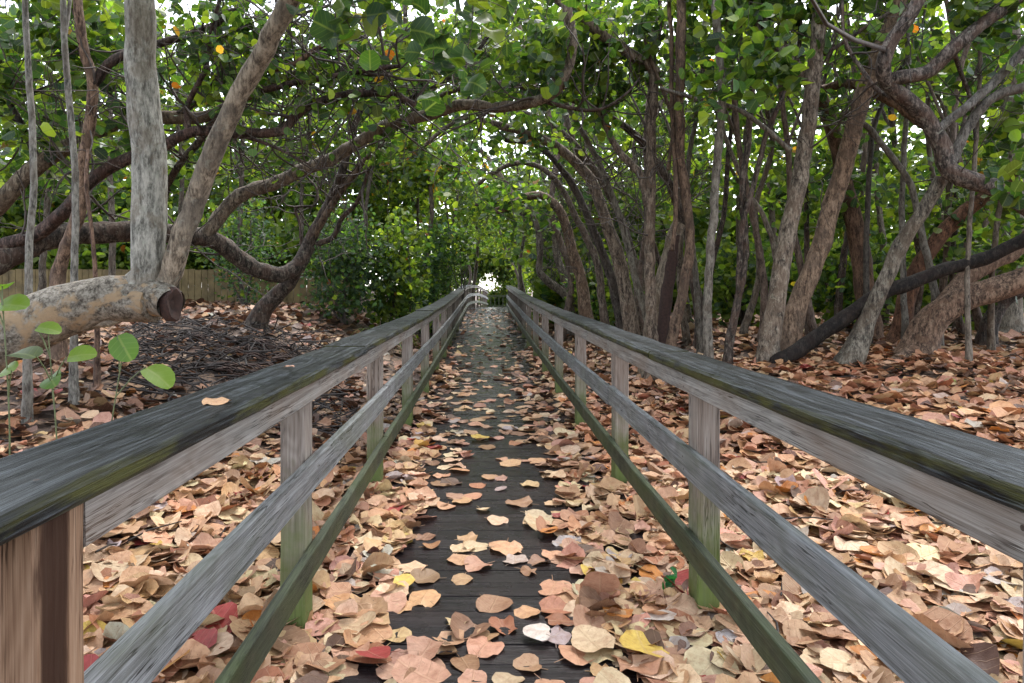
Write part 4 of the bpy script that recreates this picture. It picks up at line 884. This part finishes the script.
# ------------------------------------------------------------------ fallen leaves
def inframe(p, m=30):
    px = CX + p[:, 0] / p[:, 1] * F; py = CY - (p[:, 2] - EYE) / p[:, 1] * F
    return (p[:, 1] > .4) & (px > -m) & (px < 1024 + m) & (py < 683 + m) & (py > 0)
FEAT = []
def litter():
    mb = MB()
    def scatter(x0, x1, y0, y1, dens, size, w, tilt, zmax, lo, dens_f=None, flat=1., mul=1.):
        n = int((x1 - x0) * (y1 - y0) * dens)
        x = rng.uniform(x0, x1, n); y = rng.uniform(y0, y1, n)
        k = np.abs((x - CX * 0) / np.maximum(y, .3)) < 1.25
        x, y = x[k], y[k]
        if dens_f is not None:
            k = rng.random(len(x)) < dens_f(x, y); x, y = x[k], y[k]
        n = len(x)
        t, kk = dead_tint(n, w)
        z = gz(x, y) + rng.uniform(.012, zmax, n)
        ondeck = (x > -.86) & (x < 1.06)
        z = np.where(ondeck, np.maximum(z, deckz(y) + .008), z)
        p = np.stack([x, y, z], 1); s = rng.uniform(*size, n) * rng.choice([1, 1, 1.2, .8], n)
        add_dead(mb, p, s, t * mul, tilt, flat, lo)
    def leftd(x, y):
        px = CX + x / y * F
        return 1 - .6 * sstep(90, 150, px) * sstep(330, 290, px) * sstep(6, 7, y) * sstep(10.5, 9.5, y)
    # right of the walk
    scatter(.95, 3.2, .7, 5.2, 250, (.08, .20), W_NEAR, .20, .05, False)
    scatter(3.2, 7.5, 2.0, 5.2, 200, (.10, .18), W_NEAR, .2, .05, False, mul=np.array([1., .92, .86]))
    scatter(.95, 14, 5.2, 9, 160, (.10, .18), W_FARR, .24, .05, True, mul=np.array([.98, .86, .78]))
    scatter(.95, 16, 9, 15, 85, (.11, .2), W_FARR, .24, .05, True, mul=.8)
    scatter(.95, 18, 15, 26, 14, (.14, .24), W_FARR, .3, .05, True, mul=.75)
    # left of the walk
    scatter(-2.4, -.76, .7, 5.2, 250, (.08, .20), W_NEAR, .2, .055, False)
    scatter(-7, -2.4, 2.0, 5.2, 150, (.09, .16), W_LEFT, .25, .05, False)
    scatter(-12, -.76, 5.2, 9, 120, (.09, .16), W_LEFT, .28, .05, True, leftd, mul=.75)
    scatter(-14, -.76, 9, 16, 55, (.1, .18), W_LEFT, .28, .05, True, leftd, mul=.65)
    # the flat layer underneath
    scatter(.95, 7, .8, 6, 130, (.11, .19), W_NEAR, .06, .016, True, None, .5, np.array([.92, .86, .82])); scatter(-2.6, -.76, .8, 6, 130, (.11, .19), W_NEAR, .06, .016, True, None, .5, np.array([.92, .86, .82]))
    # crumbs of broken leaves
    scatter(.95, 4, .8, 5, 90, (.03, .07), W_NEAR, .35, .06, True); scatter(-3.5, -.76, .8, 5, 90, (.03, .07), W_NEAR, .35, .06, True)
    # drifts along both rails on the deck
    def drift(x, y):
        wl = .28 + .04 * np.sin(y * 1.9) + .04 * np.sin(y * 4.3 + 1); wr = .45 + .05 * np.sin(y * 1.6 + 2) + .06 * np.sin(y * 5.1)
        near = np.clip(1.25 - y / 13, .12, 1)
        dl = sstep(1.15, .75, (x + .72) / wl); dr = sstep(1.15, .75, (.92 - x) / wr)
        return np.maximum(dl, dr) * near
    scatter(-.80, 1.0, .8, 6.5, 250, (.08, .19), W_NEAR, .15, .035, False, drift, .9)
    scatter(-.80, 1.0, 6.5, 14, 120, (.09, .16), W_FARR, .22, .03, True, drift, .9)
    scatter(-.75, .92, 10, 30, 12, (.09, .15), W_FARR, .15, .015, True, None, .7, .9)
    tag(mb.build('leaf_litter', M['dead']), 'deep carpet of tan and brown fallen leaves', None, None, 'stuff')

    # the leaves that show largest, one object each
    cand = []
    n = 150
    for k in range(3000):
        if len(cand) >= 178: break
        y = 2.3 + 8 * rng.random() ** 1.5; x = rng.uniform(-.46, .5)
        if any((x - c[0]) ** 2 + (y - c[1]) ** 2 < .075 ** 2 for c in cand): continue
        if rng.random() < .45 * math.exp(-((x - .02) / .25) ** 2): continue
        cand.append((x, y, 0))
    for k in range(4000):
        if len(cand) >= 285: break
        y = 1.6 + 2.6 * rng.random() ** 1.2; side = rng.random()
        if side < .30: x = rng.uniform(-.70, -.42)
        elif side < .62: x = rng.uniform(.42, .86)
        elif side < .80: x = rng.uniform(-2.0, -.8)
        else: x = rng.uniform(1.0, 2.6)
        if any((x - c[0]) ** 2 + (y - c[1]) ** 2 < .09 ** 2 for c in cand): continue
        p = np.array([[x, y, float(gz(x, y))]])
        if not inframe(p, 0)[0]: continue
        cand.append((x, y, 1))
    ADJ = {'tan': 'tan', 'pale': 'pale buff', 'pink': 'pinkish tan', 'brown': 'brown', 'rust': 'rust coloured', 'orange': 'orange', 'yellow': 'yellow', 'red': 'red', 'grey': 'greyish', 'dark': 'dark brown'}
    for (x, y, lay) in cand:
        t, kk = dead_tint(1, [.36, .18, .22, .12, .05, 0, 0, 0, .05, .02]); nm = _DK[int(kk[0])]
        z = (float(deckz(y)) + .010 + .01 * rng.random()) if lay == 0 else (max(float(gz(x, y)), float(deckz(y)) - .03 if -.86 < x < 1.06 else -9) + .062 + .015 * rng.random())
        if lay == 0: where, grp = 'lying on the bare dark planks of the walk', 'leaves on the bare planks'
        elif -.86 < x < 0: where, grp = 'on top of the leaf drift along the left railing', 'top leaves of the left drift'
        elif 0 < x < 1.0: where, grp = 'on top of the leaf drift along the right railing', 'top leaves of the right drift'
        elif x < 0: where, grp = 'on the litter outside the left railing', 'top leaves left of the railing'
        else: where, grp = 'on the litter outside the right railing', 'top leaves right of the railing'
        FEAT.append((x, y, z, rng.uniform(.10, .19), t, f'{ADJ[nm]} fallen leaf {where}', grp, .06 if lay == 0 else .18, .7 if lay == 0 else .9))
    def feat(px, py, dz_, s, col, label, tilt=.1, mul=1., flat=.6):
        # find where the sight line meets deck or litter
        d = 1.0
        for _ in range(4000):
            q = P(px, py, d)
            g = float(deckz(q[1])) if -.8 < q[0] < .98 else float(gz(q[0], q[1])) + .05
            if q[2] <= g + dz_: break
            d += .005
        FEAT.append((q[0], q[1], q[2], s, np.array([DEAD[col]]) * mul, label, None, tilt, flat))
    feat(374, 648, .06, .145, 'red', 'deep red fallen leaf low in the drift along the left railing', mul=1.1)
    feat(426, 645, .05, .15, 'pink', 'pinkish red veined leaf on the planks right of the deep red leaf', mul=.9)
    feat(643, 642, .06, .20, 'yellow', 'large yellow spotted leaf in the drift at the foot of the right railing')
    feat(618, 608, .05, .17, 'orange', 'glossy orange leaf in the right drift above the large yellow leaf')
    feat(592, 637, .05, .22, 'pale', 'broad round pale tan leaf left of the large yellow leaf', mul=.95)
    feat(538, 633, .03, .12, 'grey', 'whitish leaf alone on the dark planks near the front', mul=1.6)
    feat(404, 577, .05, .13, 'yellow', 'yellow leaf lying in the left drift beside the planks', mul=1.05)
    feat(548, 530, .04, .13, 'orange', 'small bright orange leaf at the middle edge of the right drift')
    feat(415, 440, .04, .17, 'red', 'bright red leaf far back in the left drift by the railing', mul=1.5)
    feat(480, 437, .03, .17, 'yellow', 'straw yellow leaf in the middle of the walk farther back', mul=.95)
    feat(600, 590, .06, .20, 'pink', 'large upturned pink leaf leaning in the right drift', .5)
    feat(660, 608, .07, .15, 'grey', 'pale lilac grey leaf beside the right railing post', mul=1.3)
    feat(198, 630, .06, .16, 'red', 'maroon leaf under the middle rail outside the left railing', mul=.8)
    feat(420, 672, .04, .22, 'pink', 'largest pinkish tan leaf at the front of the planks', mul=1.05)
    for (x, y, z, s, t, label, grp, tilt, flat) in FEAT:
        mb = MB(); add_dead(mb, np.array([[x, y, z]]), np.array([s]), t, tilt, flat)
        top = float(deckz(y)) + .003 if (-.42 < x < .45 and grp) else max(float(gz(x, y)), float(deckz(y)) - .03 if -.86 < x < 1.06 else -9) + (.038 if grp else .06)
        mb.v[0][:, 2] += top - np.percentile(mb.v[0][:, 2], 12); z = float(mb.v[0][0, 2])
        a = rng.uniform(0, 6.28); e = np.array([math.cos(a), math.sin(a), .05]) * s
        tube(mb, np.array([[x, y, z] + e * .38, [x, y, z] + e * .55, [x, y, z] + e * .68]), np.array([.0022, .0018, .0014]), 4, 0, 0, tint=t[0] * .7, cap=False)
        o = mb.build('fallen_leaf', M['dead'], None, (x, y, z))
        tag(o, label, 'leaf', grp)
litter()
def cap_leaves():
    for (px, py, s, col, lab) in [(217, 400, .085, 'tan', 'torn orange tan leaf scrap on the left rail cap'), (289, 366, .05, 'pink', 'small dried pink leaf farther along the left rail cap'), (338, 336, .06, 'pale', 'tiny pale leaf far along the left rail cap')]:
        d = (EYE - 1.088) * F / (py - CY); p = P(px, py, d)
        mb = MB(); add_dead(mb, p[None], np.array([s]), np.array([DEAD[col]]) * 1.1, .05, .5)
        tag(mb.build('fallen_leaf', M['dead'], None, p), lab, 'leaf')
cap_leaves()

# ------------------------------------------------------------------ brush, fence, house, seedlings
def brush():
    mb = MB()
    for k in range(1000):
        px = rng.uniform(120, 345); d = rng.uniform(6.2, 10.5)
        x = (px - CX) / F * d; y = d; z = float(gz(x, y))
        hh = .06 * math.exp(-((px - 235) / 85) ** 2) * math.exp(-((d - 8.5) / 1.6) ** 2)
        c = np.array([x, y, z + rng.uniform(0, .04 + hh * 1.2)])
        L = rng.uniform(.15, .8); a = rng.uniform(0, 6.28); dr = np.array([math.cos(a), math.sin(a), rng.normal(0, .25)]) * L / 2
        bend = rng.normal(0, .12, 3) * L
        t = rng.uniform(.25, 1.3)
        r = rng.uniform(.004, .013)
        tube(mb, np.array([c - dr, c + bend, c + dr]), np.array([r, r * .8, r * .4]), 4, 0, 0, cap=False)
    for k in range(70):                                # dead palm strips
        px = rng.uniform(170, 300); d = rng.uniform(7.6, 9.4); x = (px - CX) / F * d; z = float(gz(x, d)) + rng.uniform(.01, .10)
        a = rng.uniform(0, 6.28); L = rng.uniform(.25, .6)
        for q in range(7):
            b = a + (q - 3) * .12; e = np.array([math.cos(b), math.sin(b), -.35 + .1 * rng.normal()]) * L
            c = np.array([x, d, z])
            tube(mb, np.array([c, c + e * .5 + [0, 0, .05], c + e]), np.array([.012, .010, .002]), 3, 1, 0, cap=False)
    tag(mb.build('brush', [M['brush'], M['char']]), 'dark heap of dead twigs and palm strips on the left bank', None, None, 'stuff')
    mb = MB()
    for k in range(160):
        d = rng.uniform(2, 11); x = rng.choice([-1, 1]) * rng.uniform(1.1, .72 * d + .8); z = float(gz(x, d)) + .06
        L = rng.uniform(.08, .4); a = rng.uniform(0, 6.28); dr = np.array([math.cos(a), math.sin(a), rng.normal(0, .12)]) * L / 2
        c = np.array([x, d, z]); r = rng.uniform(.002, .007)
        tube(mb, np.array([c - dr, c + rng.normal(0, .08, 3) * L, c + dr]), np.array([r, r * .8, r * .5]), 4, 0, 0, cap=False)
    tag(mb.build('twig_litter', M['brush']), 'scattered dead twigs over the leaf litter', None, None, 'stuff')
brush()

def fence():
    d = 15.2; root = thing('board_fence', (-8, d, .9), 'yellowish wooden board fence standing behind the brush on the left', 'fence')
    x = -14.5; k = 0
    while x < -2.9:
        w = .14; top = 1.86 + rng.normal(0, .008); y = d + (x + 8) * .02
        z0 = float(gz(x, y)) - .1
        if k % 17 == 0:
            post_mesh(x, x + .1, y + .03, y + .13, z0, top + .05).build('post', M['fence'], root)
        mb = post_mesh(x, x + w, y, y + .022, z0, top); mb.build('board', M['fence'], root)
        x += w + .006; k += 1
    for zz in (1.15, 1.65):
        mb = MB(); v = np.array([(xx, d + (xx + 8) * .02 + yy, zz + q) for xx in (-14.5, -2.9) for yy in (.024, .06) for q in (0, .09)])
        mb.add(v, [[0, 1, 3, 2], [4, 6, 7, 5], [0, 4, 5, 1], [2, 3, 7, 6], [0, 2, 6, 4], [1, 5, 7, 3]], smooth=False); mb.build('rail', M['fence'], root)
fence()
def house():
    root = thing('house', (-13.2, 24, .9), 'cream yellow house wall glimpsed above the board fence on the left', 'house')
    def bx(x0, x1, y0, y1, z0, z1):
        mb = MB(); v = np.array([(x, y, z) for x in (x0, x1) for y in (y0, y1) for z in (z0, z1)])
        mb.add(v, [[0, 1, 3, 2], [4, 6, 7, 5], [0, 4, 5, 1], [2, 3, 7, 6], [0, 2, 6, 4], [1, 5, 7, 3]], smooth=False); return mb
    bx(-15.5, -12.6, 23, 28, .5, 3.3).build('wall', M['house'], root)
    mb = MB(); v = np.array([(-15.9, 22.6, 3.3), (-12.2, 22.6, 3.3), (-12.2, 28.4, 3.3), (-15.9, 28.4, 3.3), (-14.05, 22.6, 4.3), (-14.05, 28.4, 4.3)])
    mb.add(v, [[0, 1, 2, 3]], smooth=False); mb.add(v, [[1, 2, 5, 4], [3, 0, 4, 5]], smooth=False); mb.add(v, [[0, 1, 4], [2, 3, 5]], smooth=False)
    mb.build('roof', M['roof'], root)
    o = bx(-13.6, -12.95, 22.97, 23.02, 1.2, 2.6).build('window', M['char'], root)
house()

def seedling(px, d, leaves, label):
    """a seedling beside the near left railing: leaves = (px, py, d, size, heading px dx, dy)"""
    x = (px - CX) / F * d; z = float(gz(x, d))
    root = thing('sea_grape_seedling', (x, d, z), label, 'seedling', 'seedlings beside the left railing')
    tops = [P(q[0], q[1], q[2]) for q in leaves]
    hi = max(tops, key=lambda t: t[2])
    base = np.array([x, d, z]); mid = (base + hi) / 2 + np.array([.03, .02, .05])
    stem, sr = spline([base, mid, hi], [.004, .003, .002], .05)
    mb = MB(); tube(mb, stem, sr, 6); mb.build('stem', M['stem'], root)
    for (lx, ly, ld, s, hx, hy, tcol) in leaves:
        p = P(lx, ly, ld); k = np.argmin(np.linalg.norm(stem - p, axis=1)); k = max(0, k - 2)
        mb = MB()
        Y = unit(np.array([hx, rng.normal(0, .25), -hy])); nr = unit(np.array([rng.normal(0, .55), -.5, .9])); nr = unit(nr - Y * np.dot(nr, Y)); X = np.cross(Y, nr)
        n = 14; th = np.arange(n) / n * 2 * np.pi
        vs = [p]; lu = [(0, 0, 0)]
        for r in (.5, 1.):
            for t in th:
                o_ = 1 - .2 * math.exp(-((t - 1.5 * np.pi) / .3) ** 2)
                a, b = math.cos(t) * r * o_ * .86, math.sin(t) * r * o_
                vs.append(p + X * a * s / 2 + Y * b * s / 2 + nr * (.22 * abs(a) - .18 * b * b) * s / 2); lu.append((a, b, 0))
        vs = np.array(vs); j = np.arange(n); j2 = (j + 1) % n
        mb.add(vs, np.stack([0 * j, 1 + j, 1 + j2], 1), 0, tcol, lu)
        f = np.stack([1 + j, 1 + n + j, 1 + n + j2, 1 + j2], 1) + mb.n - len(vs)
        mb.loops.append(f.ravel()); mb.tot.append(np.full(n, 4)); mb.mat.append(np.full(n, 0)); mb.smooth.append(np.full(n, True))
        st0 = p - Y * s * .45
        tube(mb, np.array([stem[k], (stem[k] + st0) / 2 + [0, 0, .01], st0]), np.array([.003, .0025, .002]), 5, 1, 0, cap=False)
        mb.build('leaf', [M['leaf'], M['stem']], root)
G1, G2, G3 = (.12, .21, .022), (.07, .15, .022), (.075, .11, .04)
seedling(44, 2.5, [(52, 380, 2.5, .10, .2, .1, G2), (81, 355, 2.5, .105, 1, -.1, G1), (24, 354, 2.45, .13, -1, -.1, G3), (48, 329, 2.5, .09, .9, .2, G1)], 'green seedling with round leaves beside the near left railing')
seedling(52, 2.6, [(124, 347, 2.6, .12, .5, .8, G2), (158, 376, 2.6, .135, .75, .55, G1)], 'two leaved green seedling nearest the left rail cap')
seedling(-8, 2.4, [(10, 305, 2.4, .13, 1, 0, G1), (2, 286, 2.4, .09, .8, -.3, G2), (4, 372, 2.4, .12, -.6, .1, G1)], 'seedling at the left edge with a leaf held above the peeling log')
def bright_sprout():
    c = P(672, 581, 3.1); root = thing('sprout', (float(c[0]), 3.1, float(c[2]) - .05), 'tiny glossy green sprout in the litter beside the right railing post', 'sprout')
    mb = MB(); lp = c + rng.normal(0, .022, (6, 3)); green_leaves(mb, lp, np.full(6, .05), np.tile((.02, .16, .06), (6, 1)), 0, .6); mb.build('leaf', M['leaf'], root)
    mb = MB(); tube(mb, np.array([c - [0, 0, .08], c - [0, 0, .03], c]), np.array([.003, .003, .002]), 5); mb.build('stem', M['stem'], root)
bright_sprout()
def ferns():
    for i, (px, d, lab) in enumerate([(385, 12.5, 'tuft of drooping strap leaves under the bush by the left railing'), (960, 6.9, 'small grey green strap leaved tuft on the litter at the right')]):
        x = (px - CX) / F * d; z = float(gz(x, d)); root = thing('strap_leaf_plant', (x, d, z), lab, 'plant')
        mb = MB(); big = 1.0 if i == 0 else .32
        for k in range(60 if i == 0 else 12):
            a = rng.uniform(0, 6.28); L = rng.uniform(.5, 1.0) * big; w = .012 * (2 if i == 0 else 1)
            dr = np.array([math.cos(a), math.sin(a), 0]); sd = np.array([-math.sin(a), math.cos(a), 0]) * w
            t = np.linspace(0, 1, 6)[:, None]
            cc = np.array([x, d, z]) + dr * L * t * .8 + np.array([0, 0, 1.]) * L * (1.5 * t - 1.5 * t ** 2 * rng.uniform(.8, 1.3))
            v = np.concatenate([cc - sd * (1 - t * .9), cc + sd * (1 - t * .9)])
            f = [[q, q + 1, q + 7, q + 6] for q in range(5)]
            mb.add(v, f, 0, np.array((.06, .10, .05)) * rng.uniform(.7, 1.4) if i == 0 else np.array((.16, .19, .11)))
        mb.build('foliage', M['leaf'], root)
ferns()

# ------------------------------------------------------------------ light, camera
w = bpy.data.worlds.new('World'); scene.world = w; w.use_nodes = True
nt = w.node_tree; nt.nodes.clear()
sky = nd(nt, 'ShaderNodeTexSky', sky_type='NISHITA'); sky.sun_disc = False
SUN_EL, SUN_ROT = R(60), R(25)
sky.sun_elevation = SUN_EL; sky.sun_rotation = SUN_ROT; sky.air_density = 1.0; sky.dust_density = 1.5; sky.ozone_density = .6
hs = nd(nt, 'ShaderNodeHueSaturation', {'Saturation': .35, 'Value': 1.0, 'Color': sky.outputs[0]})
bg = nd(nt, 'ShaderNodeBackground', {'Color': hs.outputs[0], 'Strength': .15})
wo = nd(nt, 'ShaderNodeOutputWorld'); nt.links.new(bg.outputs[0], wo.inputs[0])
sl = bpy.data.lights.new('sun', 'SUN'); sl.energy = 1.0; sl.angle = R(30); sl.color = (1, .96, .9)
so = bpy.data.objects.new('sun', sl); COL.objects.link(so)
dirv = Vector((math.sin(SUN_ROT) * math.cos(SUN_EL), math.cos(SUN_ROT) * math.cos(SUN_EL), math.sin(SUN_EL)))
so.rotation_euler = dirv.to_track_quat('Z', 'Y').to_euler(); so.location = (0, 0, 20)

cam = bpy.data.cameras.new('camera'); co = bpy.data.objects.new('camera', cam); COL.objects.link(co)
co.location = (0, 0, EYE); co.rotation_euler = (R(90), 0, 0)
cam.sensor_width = 36; cam.lens = F / 1024 * 36
cam.shift_x = (512 - CX) / 1024; cam.shift_y = -(341.5 - CY) / 1024
cam.clip_start = .05; cam.clip_end = 2000
scene.camera = co
vs = scene.view_settings; vs.view_transform = 'Standard'; vs.look = 'None'; vs.gamma = 1; vs.use_curve_mapping = False
vs.exposure = 2.35
scene.cycles.max_bounces = 10; scene.cycles.diffuse_bounces = 6; scene.cycles.transmission_bounces = 6; scene.cycles.glossy_bounces = 3
for o in bpy.data.objects:
    if '_org' in o: del o['_org']
